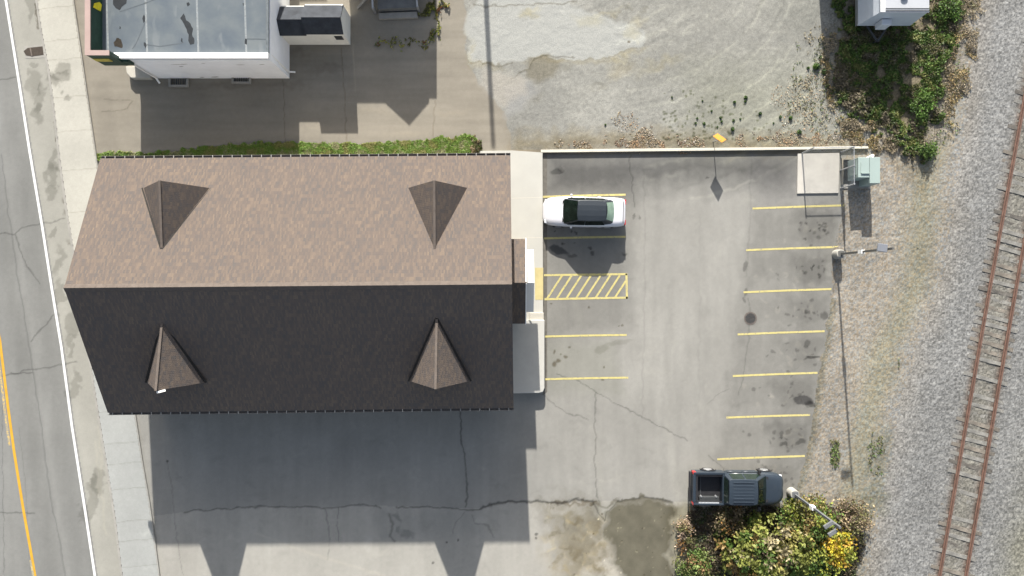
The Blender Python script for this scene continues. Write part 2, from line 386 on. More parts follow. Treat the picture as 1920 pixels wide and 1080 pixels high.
# gravel yard: broken pale slab, tracks, dirt
SLAB = [(905, -60), (895, 10), (880, 18), (868, 55), (882, 80), (870, 100), (880, 117), (940, 120), (1000, 105), (1048, 110), (1090, 112), (1150, 105), (1205, 85), (1213, 65), (1195, 48), (1160, 40), (1120, 28), (1085, 16), (1070, 10), (1060, -60)]
area(SLAB, alb(190, 191, 185), .94, 3, 1.3)
for pts in (SLAB[3:13],): stroke([(x + 6, y + 4) for x, y in pts], 7, (1.02, .98, .88), 1.5, .2); stroke(pts, 1.6, (.74, .71, .64), 1.2, .16)
for b in ((1135, 25, 40, 9), (1185, 60, 22, 20), (1200, 40, 14, 14), (1000, 22, 22, 6), (1165, 110, 40, 10), (1240, 120, 60, 16)): blob(*b, (1.10, 1.06, .94), -20, 2.6, .8)
for b in ((1175, 10, 10, 8), (1160, 20, 8, 6), (1210, 20, 12, 10), (1060, 130, 30, 12), (1120, 160, 30, 10), (1000, 180, 26, 18)): blob(*b, (.84, .83, .80), -20, 2.4, .7)
for pts in ([(890, 10), (960, 10), (1040, 8), (1080, 2)], [(1075, 105), (1048, 105), (1030, 104), (1000, 110)], [(1000, 110), (990, 128), (975, 138), (960, 145)], [(960, 118), (940, 122), (905, 120)]):
    stroke(pts, 2.0, (.60, .58, .54), .9)
mult([(985, 112), (1030, 104), (1055, 112), (1045, 130), (1030, 150), (1005, 155), (988, 140)], (.74, .70, .62), 5, 1.0)
blob(1178, 79, 3, 3, (.4, .35, .3)); blob(1105, 40, 40, 14, (1.0, .97, .88), 10, 2, .7); blob(1165, 130, 40, 20, (1.03, .98, .87), -20, 2, .8); blob(990, 28, 20, 10, (.88, .84, .72), 0, 1.5, .7)
area([(945, 165), (990, 150), (1010, 170), (985, 200), (948, 222)], alb(176, 176, 172), .7, 6, 1.2)
mult([(930, 160), (1040, 140), (1060, 230), (960, 250)], (.90, .90, .91), 16, 1.5)
area([(905, 130), (960, 140), (990, 150), (985, 175), (940, 200), (900, 160)], alb(192, 186, 174), .6, 6, 1)
for i in range(26):       # curved tyre tracks sweeping up to the right
    r0 = 60 + i * 17 + rng.normal() * 5; cx, cy = 1120, -90
    pts = [(cx + r0 * 1.25 * math.cos(R(a)), cy + r0 * .98 * math.sin(R(a))) for a in range(2, 84, 6)]
    pts = [p for p in pts if p[0] > 1120 or p[1] > 120]
    if len(pts) > 2: stroke(pts, 2.2 + rng.random() * 3, (1.20, 1.20, 1.17) if i % 2 else (.86,) * 3, .8, .16)
mult([(1300, 130), (1540, 120), (1560, 281), (1280, 281)], (.92, .93, .86), 50, 2)
mult([(960, 252), (1240, 245), (1600, 262), (1620, 283), (960, 283)], (.84, .76, .62), 14, 2.5)
mult([(1440, -40), (1560, -40), (1560, 90), (1480, 60)], (.92, .93, .92), 50, 2)
for i in range(120):
    x = 1240 + abs(rng.normal()) * 120; y = 262 - abs(rng.normal()) * 45
    if x < 1560: blob(x, y, 1.6 + rng.random() * 2, 1.6 + rng.random() * 2, (.52, .54, .45), 0, .4)
# parking lot
mult([(1018, 288), (1500, 288), (1480, 345), (1300, 340), (1200, 350), (1180, 372), (1018, 372)], (.38, .385, .40), 34, 1.8)
mult([(1400, 288), (1500, 288), (1500, 372), (1440, 390), (1405, 350)], (.86, .86, .88), 12, 1.0)
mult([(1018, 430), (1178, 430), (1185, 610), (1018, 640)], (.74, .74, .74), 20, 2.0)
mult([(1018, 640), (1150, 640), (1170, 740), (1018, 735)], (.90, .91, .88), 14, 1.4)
for y0 in (395, 473, 551, 629, 706, 785, 862):
    xr = float(itp(LOTR, np.array(float(y0))))
    mult([(xr - 165, y0 - 2), (xr + 4, y0 - 6), (xr - 8, y0 + 66), (xr - 170, y0 + 68)], (.76, .76, .76), 18, 2.0)
    mult([(xr - 90, y0 + 3), (xr + 2, y0 + 1), (xr - 8, y0 + 62), (xr - 60, y0 + 66)], (.70 + .12 * rng.random(),) * 3, 14, 2.6)
    for q in range(16):
        blob(xr - 18 - abs(rng.normal()) * 45, y0 + 34 + rng.normal() * 15, 1.5 + rng.random() * 4, 1.5 + rng.random() * 3, (.66, .66, .66), rng.random() * 90, .8)
        if q < 9: blob(xr - 20 - abs(rng.normal()) * 50, y0 + 34 + rng.normal() * 15, 3 + rng.random() * 6, 2 + rng.random() * 4, (1.13, 1.12, 1.1), rng.random() * 90, 1.0)
blob(1505, 752, 21, 10, (.42, .42, .44), 8, .7, .15); blob(1520, 760, 12, 6, (.45, .45, .45)); blob(1525, 670, 16, 3, (.42, .42, .42), 4, .5, .2); blob(1512, 644, 6, 6, (.6,) * 3); blob(1512, 583, 5, 5, (.55,) * 3)
blob(1545, 592, 6, 11, (.55,) * 3); blob(1470, 832, 9, 4, (.5,) * 3); blob(1500, 828, 10, 6, (.55,) * 3)
for x, y in ((1512, 418), (1519, 430), (1537, 421), (1538, 432), (1548, 433), (1512, 448), (1535, 512), (1524, 497)): blob(x, y, 3, 3, (.5,) * 3)
blob(1048, 470, 20, 8, (.40, .42, .45), 18, .8, .25); blob(1072, 480, 12, 4, (.6,) * 3); blob(1108, 466, 5, 3, (.5,) * 3); blob(1110, 475, 6, 3, (.5,) * 3); blob(1170, 477, 6, 4, (.55,) * 3)
for x, y in ((1053, 455), (1076, 454), (1075, 436), (1082, 438), (1042, 430), (1055, 456)): blob(x, y, 3, 1.8, (.5,) * 3)
blob(1042, 322, 15, 6, (.55, .56, .56), -8, .9, .3); blob(1053, 318, 8, 6, (.7,) * 3); blob(1325, 333, 4, 3, (.5,) * 3)
for b in ((1040, 682, 6, 6), (1047, 677, 6, 4), (1062, 669, 5, 4), (1052, 664, 3, 3), (1068, 651, 3, 3), (1038, 660, 2, 7), (1133, 688, 3, 3), (1130, 712, 4, 2), (1160, 611, 2, 2), (1167, 611, 3, 2.4), (1104, 577, 2.4, 3), (1035, 570, 2.5, 2)): blob(*b, (.5, .46, .40), 0, .5, .5)
blob(1128, 655, 16, 8, (.82, .82, .80), -10, .8, .35); blob(1160, 643, 34, 5, (.84, .84, .82), -9, .8, .4)
for b in ((1190, 406, 3, 5), (1200, 411, 3, 3), (1398, 500, 4, 13), (1399, 548, 4, 8), (1397, 560, 3, 6)): blob(*b, (.62,) * 3)
for b in ((1210, 335, 9, 6), (1170, 325, 12, 7), (1130, 340, 16, 6), (1150, 300, 10, 4), (1385, 355, 9, 2), (1405, 350, 8, 2), (1300, 380, 8, 2)): blob(*b, (1.12, 1.12, 1.11), -20, 1.2, .7)
for pts, wd, f in (([(1181, 290), (1184, 330), (1187, 372), (1189, 388)], 1.5, .62), ([(1208, 320), (1210, 430), (1208, 560), (1206, 700), (1205, 790)], 1.6, .87), ([(1311, 400), (1312, 560), (1311, 660), (1310, 790)], 2.4, .93), ([(1408, 300), (1405, 420), (1400, 520)], 2.0, .86),
                   ([(1118, 735), (1116, 775), (1116, 815), (1115, 860), (1117, 900), (1119, 930), (1124, 942)], 1.5, .62), ([(1045, 702), (1072, 708), (1100, 722), (1116, 733), (1140, 748), (1175, 765), (1205, 783), (1225, 793), (1245, 805), (1262, 812), (1290, 826)], 1.5, .58),
                   ([(1018, 740), (1030, 752), (1045, 765), (1062, 775), (1085, 780), (1102, 785)], 1.4, .62), ([(1402, 560), (1405, 580), (1406, 600), (1402, 640), (1397, 680), (1390, 715), (1384, 740)], 1.6, .75), ([(1325, 757), (1345, 740), (1365, 728)], 1.2, .75),
                   ([(861, 770), (864, 810), (868, 835), (871, 860), (875, 890), (875, 920), (872, 950)], 2.0, .48), ([(345, 960), (380, 957), (420, 953), (480, 951), (520, 951), (610, 952), (635, 951), (655, 948), (690, 947), (710, 949), (715, 953)], 1.7, .50),
                   ([(742, 951), (790, 950), (840, 954), (880, 956), (898, 956)], 1.7, .48), ([(900, 954), (930, 943), (960, 941), (1010, 940), (1050, 945), (1066, 940), (1078, 935), (1095, 939), (1110, 939)], 3.2, .34),
                   ([(606, 952), (612, 965), (617, 990), (620, 1030), (614, 1048)], 1.3, .66), ([(635, 952), (632, 980), (636, 1018)], 1.3, .66), ([(728, 965), (735, 985), (730, 1005), (740, 1015)], 3, .62), ([(870, 960), (855, 980), (850, 1000)], 1.2, .7), ([(885, 965), (892, 980), (915, 985), (925, 1010)], 1.5, .7),
                   ([(315, 860), (318, 890), (325, 950), (333, 1010), (345, 1080)], 1.2, .72), ([(1110, 941), (1120, 960), (1132, 975), (1140, 960), (1150, 950), (1160, 940)], 1.6, .5), ([(1160, 940), (1180, 938), (1210, 932), (1240, 937), (1260, 941)], 3.4, .32), ([(1330, 855), (1345, 868), (1358, 882)], 1.3, .65)):
    stroke(pts, wd, (f, f, f), .7)
for x in (1110, 1250): stroke([(x, 800), (x + 10, 860), (x + 20, 930)], 10, (1.05, 1.05, 1.04), 1)
mult([(700, 960), (900, 955), (905, 1000), (720, 1015)], (.90, .91, .92), 12, 2)
for b in ((740, 970, 14, 8), (765, 1000, 18, 9), (745, 990, 8, 12)): blob(*b, (.72, .73, .74), 20, 2.0, .5)
for b in ((692, 1024, 9, 16), (902, 975, 12, 8)): blob(*b, (1.07,) * 3, 0, .6, .3)
for b in ((837, 1017, 2.5, 3), (859, 1013, 2.5, 3), (1006, 1002, 4, 4), (1006, 1010, 3, 3), (811, 1056, 2, 3), (315, 864, 2.5, 2.5)): blob(*b, (.42,) * 3, 0, .4)
stroke([(480, 1000), (560, 1030), (660, 1062), (720, 1080)], 4, (1.08, 1.07, 1.05), .4)
for i in range(150):
    blob(1030 + rng.random() * 540, 300 + rng.random() * 620, 4 + rng.random() * 26, 3 + rng.random() * 10, (.93,) * 3 if i % 3 else (1.06, 1.06, 1.05), rng.normal() * 25 + (90 if i % 2 else 0), 2.2, .9)
for i in range(160):
    blob(270 + rng.random() * 1000, 780 + rng.random() * 300, 3 + rng.random() * 22, 2 + rng.random() * 7, (.92,) * 3 if i % 3 else (1.07, 1.07, 1.06), rng.normal() * 12, 2.2, .9)
for i in range(14):
    x = 1215 + rng.random() * 150; stroke([(x, 330 + rng.random() * 120), (x + rng.normal() * 8, 560), (x + rng.normal() * 14, 760 + rng.random() * 120)], 4 + rng.random() * 6, (.955,) * 3 if i % 2 else (1.03,) * 3, 1.0, .15)
# muddy hollow below the broken edge
mult([(1022, 948), (1110, 942), (1135, 975), (1125, 1080), (1060, 1080), (1040, 1010)], (.62, .60, .54), 26, 4.5)
for i in range(70): blob(1030 + rng.random() * 110, 950 + rng.random() * 130, 3 + rng.random() * 14, 3 + rng.random() * 9, ((.80, .78, .73), (1.16, 1.13, 1.05), (.88, .85, .78))[i % 3], rng.random() * 180, 2.5, .8)
stroke([(1105, 942), (1120, 950), (1135, 946), (1160, 941), (1210, 936), (1255, 943)], 5, (.60, .58, .54), 2.5)
stroke([(1030, 946), (1066, 944), (1080, 940), (1108, 944)], 5, (.62, .58, .52), 2.5)
mult([(1030, 1030), (1075, 985), (1110, 1000), (1160, 1060), (1170, 1090), (1030, 1090)], (.96, .92, .84), 30, 4.5)
area([(1140, 962), (1160, 943), (1212, 935), (1262, 945), (1262, 980), (1255, 1040), (1262, 1100), (1175, 1100), (1150, 1050), (1132, 1000)], alb(113, 109, 93), .96, 7, 2.2)
mult([(1108, 944), (1160, 940), (1150, 956), (1135, 974), (1120, 966)], (.85, .86, .85), 4, .8)
mult([(1252, 946), (1300, 942), (1300, 1090), (1255, 1090)], (.62, .60, .50), 10, 2)
hw = np.clip(inpoly(JU, JV, [(1030, 945), (1300, 945), (1300, 1100), (1030, 1100)]).astype(float), 0, 1); COLR *= 1 + ((N2 - .5) * .5 * hw)[..., None]
for i in range(60):
    blob(1075 + rng.random() * 215, 955 + rng.random() * 130, 1 + rng.random() * 1.2, 1 + rng.random() * 1.2, (1.6, 1.58, 1.5) if i % 3 else (.55, .5, .45), 0, .4)
# gravel bank: pale strip by the lot, olive band, damp edge
band = np.exp(-((U - (ball_x - 55) + 40 * (N1 - .5)) / 30) ** 2) * (REG == 7); COLR *= 1 + (np.array((.86, .89, .80)) - 1) * band[..., None]
edge = np.exp(-((U - lotr_x - 4) / 9) ** 2) * (REG == 7) * (V > 560); COLR *= 1 + (np.array((.84, .86, .80)) - 1) * edge[..., None]
mult([(1640, 820), (1670, 800), (1655, 960), (1620, 960)], (.70, .73, .66), 14, 3)
mult([(1650, 285), (1720, 285), (1735, 360), (1690, 330)], (.78, .76, .70), 18, 3)
# ballast: rusty fouled strip between and beside the rails
RAILL = [(-80, 1962), (0, 1949), (175, 1919), (270, 1902), (540, 1852), (810, 1805), (1080, 1758), (1180, 1741)]
rl = itp(RAILL, V); fou = np.exp(-((U - rl - 24) / 26) ** 2) * (REG == 8); COLR *= 1 + (np.array((.96, .92, .82)) - 1) * fou[..., None]
for o_ in (0, 49): rs = np.exp(-((U - rl - o_) / (6 + 3 * N1)) ** 2) * (REG == 8); COLR *= 1 + (np.array((.66, .52, .46)) - 1) * rs[..., None]
right = np.clip((U - rl - 75) / 60, 0, 1) * (REG == 8) * np.clip((V - 760) / 200, 0, 1) * np.clip((N3 - .4) / .2, 0, 1); COLR *= 1 + (np.array((.92, .90, .76)) - 1) * right[..., None]
COLR = np.clip(COLR, .004, .85)
Z = np.zeros((NY, NX))
gr = fbm(U, V, 3.4, 40, 2)
Z += np.where(np.isin(REG, (5, 6, 7, 8)), .05 * wB + (gr - .5) * (.012 + .014 * np.isin(REG, (6, 7)) + .026 * wB) + (N2 - .5) * .03 * (1 - wB), 0)
far_out = (np.abs(X) > 30.8) | (np.abs(Y) > 17.6); Z = np.where(far_out, 0, Z)
Z += np.where(REG == 3, .11, 0)
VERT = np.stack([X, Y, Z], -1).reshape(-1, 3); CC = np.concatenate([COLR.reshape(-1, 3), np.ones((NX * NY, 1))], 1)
ids = np.arange(NX * NY).reshape(NY, NX)
Q = np.stack([ids[:-1, :-1], ids[:-1, 1:], ids[1:, 1:], ids[1:, :-1]], -1).reshape(-1, 4)
QR = REG[:-1, :-1].reshape(-1)
gmats = {0: m_asph, 1: m_asph, 2: m_conc, 3: m_conc, 4: m_asph, 5: m_grav, 6: m_soil, 7: m_grav, 8: m_ball, 9: m_asph}
GROUND = {}
for i, nm in enumerate(names):
    q = Q[QR == i]; used, inv = np.unique(q, return_inverse=True); inv = inv.reshape(-1, 4)
    me = bpy.data.meshes.new(nm); vv = VERT[used].copy()
    if i == 3: vv[:, 2] = .11
    elif i in (0, 1, 2, 4, 9): vv[:, 2] = 0
    me.vertices.add(len(used)); me.vertices.foreach_set('co', vv.astype(np.float32).ravel())
    me.loops.add(inv.size); me.loops.foreach_set('vertex_index', inv.astype(np.int32).ravel())
    me.polygons.add(len(inv)); me.polygons.foreach_set('loop_start', np.arange(0, inv.size, 4, dtype=np.int32))
    me.polygons.foreach_set('loop_total', np.full(len(inv), 4, np.int32))
    me.update(calc_edges=True)
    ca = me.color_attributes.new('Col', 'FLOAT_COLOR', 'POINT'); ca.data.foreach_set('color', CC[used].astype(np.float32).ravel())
    me.materials.append(gmats[i])
    if i in (5, 6, 7, 8): me.polygons.foreach_set('use_smooth', [True] * len(inv))
    o = bpy.data.objects.new(nm, me); COL.objects.link(o); tag(o, kind='structure'); GROUND[nm] = o
mb = MB(); mb.box(-1500, 1500, -1500, 1500, -.6, -.12); o = mb.build('ground', M('far_ground', alb(160, 155, 140), .95, .1, .2, .05)); tag(o, kind='structure')

def ribbon(pts, wd, z):       # flat strip along ground pixels
    mb = MB(); v = []; n = len(pts)
    for i in range(n):
        a = Vector(G(*pts[max(i - 1, 0)])); b = Vector(G(*pts[min(i + 1, n - 1)])); d = (b - a).normalized(); s_ = Vector((-d.y, d.x, 0)) * wd / 2
        c = Vector(G(*pts[i], z)); v += [tuple(c + s_), tuple(c - s_)]
    mb.add(v, [(2 * i, 2 * i + 1, 2 * i + 3, 2 * i + 2) for i in range(n - 1)]); return mb
def worn(name, c, under, thr):     # paint with worn spots that let the paving show
    nb = NB(name); v = nb.coords(); f = nb.ramp(nb.noise(v, 7, 5, .75), [(thr, (0, 0, 0)), (thr + .10, (1, 1, 1))])
    base = nb.mix(f, under, nb.ramp(nb.noise(v, 2.5, 3), [(.3, tuple(x * .88 for x in c)), (.7, tuple(x * 1.08 for x in c))]))
    return nb.fin(base, .88, .15)
m_yel = worn('parking_yellow_paint', alb(236, 222, 150), alb(170, 165, 150), .36)
m_wht = worn('road_white_paint', (.56, .56, .55), alb(190, 188, 180), .24)
m_yel2 = worn('road_yellow_paint', alb(240, 188, 70), alb(190, 170, 120), .26)
lotp = GROUND['parking_lot']; rdp = GROUND['road']
def mark(name, pts, wd, m, parent, z=.006): return ribbon(pts, wd, z).build(name, m, parent)
YEX = [-400, -200] + [p[0] for p in LINE] + [1250, 1500]
mark('edge_line', [(float(itp(LINE, np.array(float(y)))), y) for y in YEX], .14, m_wht, rdp)
CL = [(-200, -145), (500, -27), (640, 0), (770, 16), (850, 27), (950, 43), (1080, 66), (1300, 104)]
mark('centre_line', [(b, a) for a, b in CL], .16, m_yel2, rdp)
mark('centre_line', [(float(np.interp(y, [a for a, b in CL], [b for a, b in CL])) - 7, y) for y in (-200, 300, 500, 700, 770, 836)], .14, worn('faded_yellow_paint', alb(238, 205, 130), alb(175, 170, 155), .47), rdp)
mark('centre_line', [(57, 1050), (65, 1090), (89, 1250)], .10, worn('flaked_yellow_paint', alb(238, 215, 150), alb(175, 170, 155), .47), rdp, .010)
for a, b in (((1018, 369), (1173, 365)), ((1020, 447), (1173, 444)), ((1021, 631), (1175, 628)), ((1022, 711), (1178, 708)),
             ((1411, 391), (1583, 385)), ((1399, 469), (1572, 463)), ((1394, 548), (1559, 542)), ((1383, 627), (1546, 621)), ((1374, 705), (1533, 699)), ((1362, 783), (1519, 778)), ((1345, 861), (1509, 855))):
    mark('parking_line', [a, ((a[0] + b[0]) / 2, (a[1] + b[1]) / 2 - .4), b], .115, m_yel, lotp)
hz = MB()
for a, b in (((1020, 516), (1176, 514)), ((1021, 561), (1177, 558)), ((1174.5, 513), (1175.5, 560))):
    r_ = ribbon([a, b], .12, .006); hz.add(r_.v, r_.f)
for i in range(8):
    x0 = 1026 + i * 18.0; a = (x0, 559.5); b = (x0 + 28, 516.5)
    if b[0] > 1173: b = (1173.5, 559.5 - (1173.5 - x0) * 43 / 28)
    r_ = ribbon([a, b], .11, .010); hz.add(r_.v, r_.f)
hz.build('hatched_access_aisle', m_yel, lotp)
mb = MB(); mb.prism([G(*p)[:2] for p in ((1018, 741), (1026, 735), (1026, 290), (1018, 290))], -.1, .002); mb.build('gutter_strip', M('stained_asphalt', alb(128, 124, 116), .9, .15, .2, 4), lotp)

# kerb stones of the roadside sidewalk
walk = GROUND['sidewalk']; mb = MB(); n = 0
ys = list(range(-300, 1400, 40))
for a, b in zip(ys[:-1], ys[1:]):
    x0 = float(itp(KERB, np.array(float(a)))); x1 = float(itp(KERB, np.array(float(b))))
    mb.prism([G(x0 - 3.0, a)[:2], G(x1 - 3.0, b - .35)[:2], G(x1 + 1, b - .35)[:2], G(x0 + 1, a)[:2]], -.1, .113)
mb.build('kerb', m_conc3, walk)
mb = MB()
for a, b in zip(ys[:-1], ys[1:]):
    x0 = float(itp(SWR, np.array(float(a)))); x1 = float(itp(SWR, np.array(float(b))))
    mb.prism([G(x0 - 1, a)[:2], G(x1 - 1, b)[:2], G(x1 + 2.2, b)[:2], G(x0 + 2.2, a)[:2]], -.1, .108)
mb.build('walk_edge', m_conc3, walk)

# ------------------------------------------------------------------ brown shingled building
RZ, EZ = 6.7, 3.35
m_gutter = M('bronze_gutter', (.12, .11, .10), .6, .3, .1, 3)
rl_, rr_ = P(120, 540, RZ), P(960, 533, RZ)
nl, nr = P(188, 297, EZ), P(957, 291, EZ)
s_l, s_r = P(202, 774, EZ), P(963, 765, EZ)
bld = thing('shingled_building', 'long brown shingled gable building with four pointed dormers beside the parking lot', 'building', (-10.5, 0, 0))
V3 = Vector
def face_grid(mb, a, b, c, d, nu, nv, mi=0):
    a, b, c, d = map(V3, (a, b, c, d)); v = []
    for j in range(nv + 1):
        for i in range(nu + 1):
            s_, t = i / nu, j / nv; v.append((a * (1 - s_) + b * s_) * (1 - t) + (d * (1 - s_) + c * s_) * t)
    mb.add(v, [(j * (nu + 1) + i, j * (nu + 1) + i + 1, (j + 1) * (nu + 1) + i + 1, (j + 1) * (nu + 1) + i) for j in range(nv) for i in range(nu)], mi)
roofmb = MB()
roofmb.slab([nr, nl, rl_, rr_], .16); roofmb.slab([s_l, s_r, rr_, rl_], .16)
roof = roofmb.build('roof', m_shing, bld)
m_ridge = M('ridge_shingles', alr(168, 155, 145), .95, .1, .16, 5)
mb = MB()
for i in range(84):      # ridge cap tabs
    t0, t1 = i / 84, (i + 1.0) / 84
    a = V3(rl_).lerp(V3(rr_), t0); b = V3(rl_).lerp(V3(rr_), t1); z = .02 + .006 * (i % 2)
    for sg in (1, -1):
        w_ = V3((0, .19 * sg, -.19 * .49))
        q = [a + V3((0, 0, z + .03)), b + V3((0, 0, z + .03)), b + w_ + V3((0, 0, z)), a + w_ + V3((0, 0, z))]
        mb.add(q, [(0, 1, 2, 3) if sg < 0 else (3, 2, 1, 0)])
mb.build('ridge_cap', m_ridge, roof)
for L, Rr, sg in ((nl, nr, 1), (s_l, s_r, -1)):       # eaves gutter with pale hangers
    L, Rr = V3(L), V3(Rr); mb = MB(); d = V3((0, .075 * sg, 0))
    mb.bar(L + d + V3((0, 0, -.15)), Rr + d + V3((0, 0, -.15)), .12, .02, 0)
    mb.bar(L + d * 1.6 + V3((0, 0, -.09)), Rr + d * 1.6 + V3((0, 0, -.09)), .02, .12, 2)
    for i in range(42):
        p = L.lerp(Rr, (i + .5) / 42); mb.bar(p + V3((0, -.01 * sg, -.015)), p + d * 1.75 + V3((0, 0, -.015)), .035, .02, 1)
    mb.build('gutter', [m_gutter, M('hanger_grey', (.30, .29, .27), .6, .3, .1, 3), m_gutter], bld)
wx0, wx1 = -20.6, -.75; wy = 6.15
mb = MB(); mb.prism([(wx0, -wy), (wx1, -wy), (wx1, wy), (wx0, wy)], -.1, 3.1)
for x0, x1 in ((wx0, wx0 + .2), (wx1 - .2, wx1)):
    mb.add([(x0, -wy, 3.1), (x1, -wy, 3.1), (x1, wy, 3.1), (x0, wy, 3.1), (x0, 0, 6.25), (x1, 0, 6.25)], [(0, 1, 5, 4), (2, 3, 4, 5), (0, 4, 3), (1, 2, 5)])
mb.build('wall', m_siding, bld)
for x in (-18, -14, -10.5, -7, -3.2):
    for sg in (1, -1):
        mb = MB(); y = sg * wy; mb.box(x - .75, x + .75, min(y, y + sg * .05), max(y, y + sg * .05), .95, 2.45)
        f = mb.build('window', m_trim, bld); mb = MB(); y2 = y + sg * .051; mb.box(x - .65, x + .65, min(y, y2), max(y, y2 + sg * .005), 1.05, 2.35); mb.build('pane', m_glass, f)
# dormers
m_valley = M('valley_shade_metal', (.03, .028, .026), .95, .05, .2, 4)  # near-black flashing, crease shade beside the dormers put into its colour
def roofz(y): return RZ - abs(y) * (RZ - EZ) / 6.86
def dormer(cx, sg, apex_y, front_y, half, zB, zA, extra):
    # sg +1 north, -1 south ; apex on the main roof, front gable faces away from the ridge
    A = V3((cx, sg * apex_y, zA)); B = V3((cx, sg * (front_y + .12), zB)); zc = roofz(front_y) + .05
    C = V3((cx - half, sg * front_y, zc)); D = V3((cx + half, sg * front_y, zc))
    r = MB()
    for c_ in (C, D):
        n_ = (B - A).cross(c_ - A)
        q = [A, B, c_]
        if (n_.z < 0): q = [A, c_, B]
        lo = [p - V3((0, 0, .12)) for p in q]
        r.add(q + lo, [(0, 1, 2), (5, 4, 3), (0, 3, 4, 1), (1, 4, 5, 2), (2, 5, 3, 0)])
    ob = r.build('dormer', m_shing, bld)
    g = MB(); q = [C + V3((.12, -sg * .25, -.2)), D + V3((-.12, -sg * .25, -.2)), B + V3((0, -sg * .37, -.2))]
    g.add(q, [(0, 1, 2) if sg < 0 else (2, 1, 0)]); g.build('gable_wall', m_siding, ob)
    mb = MB(); mb.bar(A + V3((0, 0, -.005)), B + V3((0, 0, .005)), .12, .03); mb.build('ridge_cap', m_ridge, ob)
    mb = MB()
    for c_, s2 in ((C, -1), (D, 1)):
        a = A + V3((s2 * .02, 0, .02)); b = V3((c_.x + s2 * .10, c_.y, c_.z - .03)); mb.bar(a, b, .10, .03)
    mb.build('valley_shade_flashing', m_valley, ob)
    if extra:
        mb = MB(); mb.bar(B + V3((.0, -.10, -.10)), B + V3((.32, -.02, -.32)), .1, .06); mb.build('loose_trim', m_trim, ob)
    return ob
dormer((-662) * S * .853, 1, 1.95, 5.22, 1.72, 5.98, 5.75, False)
dormer((-146) * S * .853, 1, 1.80, 5.22, 1.57, 6.0, 5.82, False)
dormer((-661) * S * .853, -1, 1.65, 4.92, 1.47, 6.4, 5.78, True)
dormer((-142) * S * .853, -1, 1.50, 4.84, 1.52, 6.4, 5.85, False)
# entrance porch on the east end, with a lower white hood in front
ex0 = -.75
def gable(px0, px1, pyn, pyr, pys, ze, zr, t):
    a = P(px1, pyn, ze); b = P(px1, pyr, zr); c = P(px1, pys, ze)
    x1 = P(px1, pyr, (ze + zr) / 2)[0]
    mb = MB(); yn, yr, ysou = a[1], b[1], c[1]
    mb.slab([(x1, yn, ze), (px0, yn, ze), (px0, yr, zr), (x1, yr, zr)], t); mb.slab([(px0, ysou, ze), (x1, ysou, ze), (x1, yr, zr), (px0, yr, zr)], t)
    return mb, x1, yn, yr, ysou
pmb, px1, pyn, pyr, pys = gable(ex0, 987, 448, 530, 607, 3.3, 4.35, .14)
po = pmb.build('porch_roof', m_shing, bld)
mb = MB(); mb.bar((px1 - .02, pyn, 3.2), (px1 - .02, pyr, 4.25), .05, .22); mb.bar((px1 - .02, pys, 3.2), (px1 - .02, pyr, 4.25), .05, .22); mb.build('fascia', m_trim, po)
mb = MB(); mb.box(ex0, px1 - .25, pys + .35, pyn - .35, .1, 3.2)
mb.add([(px1 - .25, pys + .35, 3.2), (px1 - .25, pyn - .35, 3.2), (px1 - .25, pyr, 4.1)], [(0, 1, 2)]); mb.build('porch_wall', m_siding, bld)
hmb, hx1, hyn, hyr, hys = gable(px1 - .24, 1001, 468, 530, 585, 2.45, 3.3, .09)
ho = hmb.build('entrance_hood', M('white_metal_roof', (.60, .59, .56), .55, .3, .03, 2), bld)
for y in (hyn - .25, hys + .25): mb = MB(); mb.bar((px1 - .2, y, 2.0), (hx1 - .15, y, 2.42), .06, .06); mb.build('bracket', m_trim, ho)
mb = MB(); mb.box(px1 - .25, px1 - .2, hyr - .95, hyr + .95, .15, 2.25); d_ = mb.build('entrance_door', m_trim, bld)
mb = MB(); mb.box(px1 - .2, px1 - .19, hyr - .85, hyr - .05, .3, 2.15); mb.box(px1 - .2, px1 - .19, hyr + .05, hyr + .85, .3, 2.15); mb.build('pane', m_glass, d_)

# concrete walk along the lot, with yellow ramp edge and raised south landing
mb = MB(); mb.prism([G(*p)[:2] for p in ((898, 291.5), (898, 284), (960, 283), (1017, 287), (1018, 600), (940, 600), (940, 291.5))], -.1, .15)
walkw = mb.build('walkway', M('walkway_concrete', alb(220, 218, 209), .9, .15, .05, .7)); tag(walkw, kind='structure')
mb = MB(); mb.prism([G(*p)[:2] for p in ((1003, 502), (1018.3, 502), (1018.3, 562), (1003, 562))], .15, .156); mb.build('painted_ramp_edge', M('ramp_yellow', alb(232, 216, 158), .85, .15, .12, 2), walkw)
mb = MB()
for y in (372, 447, 600): mb.prism([G(*p)[:2] for p in ((957, y), (1017.5, y - 2), (1017.5, y - 1), (957, y + 1))], .15, .153)
mb.build('joint', M('pale_joint', alb(240, 234, 220), .9, .1, .05, 2), walkw)
mb = MB(); rc = [(1021, 600), (1021, 728), (1018, 735), (1010, 737), (940, 738), (940, 600)]
mb.prism([P(x, y, .5)[:2] for x, y in rc], -.1, .5); land = mb.build('concrete_landing', M('landing_concrete', alb(224, 222, 214), .9, .15, .07, .9), None, bevel=.03); tag(land, 'raised pale concrete landing in shade south of the entrance hood', 'landing')
mb = MB(); mb.prism([G(*p)[:2] for p in ((993, 586), (1019, 586), (1019, 600), (993, 600))], .1, .32); st_ = mb.build('concrete_step', m_conc2, None, bevel=.02); tag(st_, 'short white concrete step up to the raised landing by the entrance', 'step')

# low concrete wall at the north side of the lot
mb = MB(); mb.prism([G(*p)[:2] for p in ((1014, 286.5), (1014, 281.5), (1320, 278.2), (1500, 276.5), (1625, 275), (1626, 279), (1500, 281), (1320, 283.2))], -.1, .16)
rw = mb.build('retaining_wall', M('wall_cap_concrete', alb(250, 243, 225), .9, .15, .10, .6)); tag(rw, 'long low pale concrete wall edging the north side of the lot', 'wall')

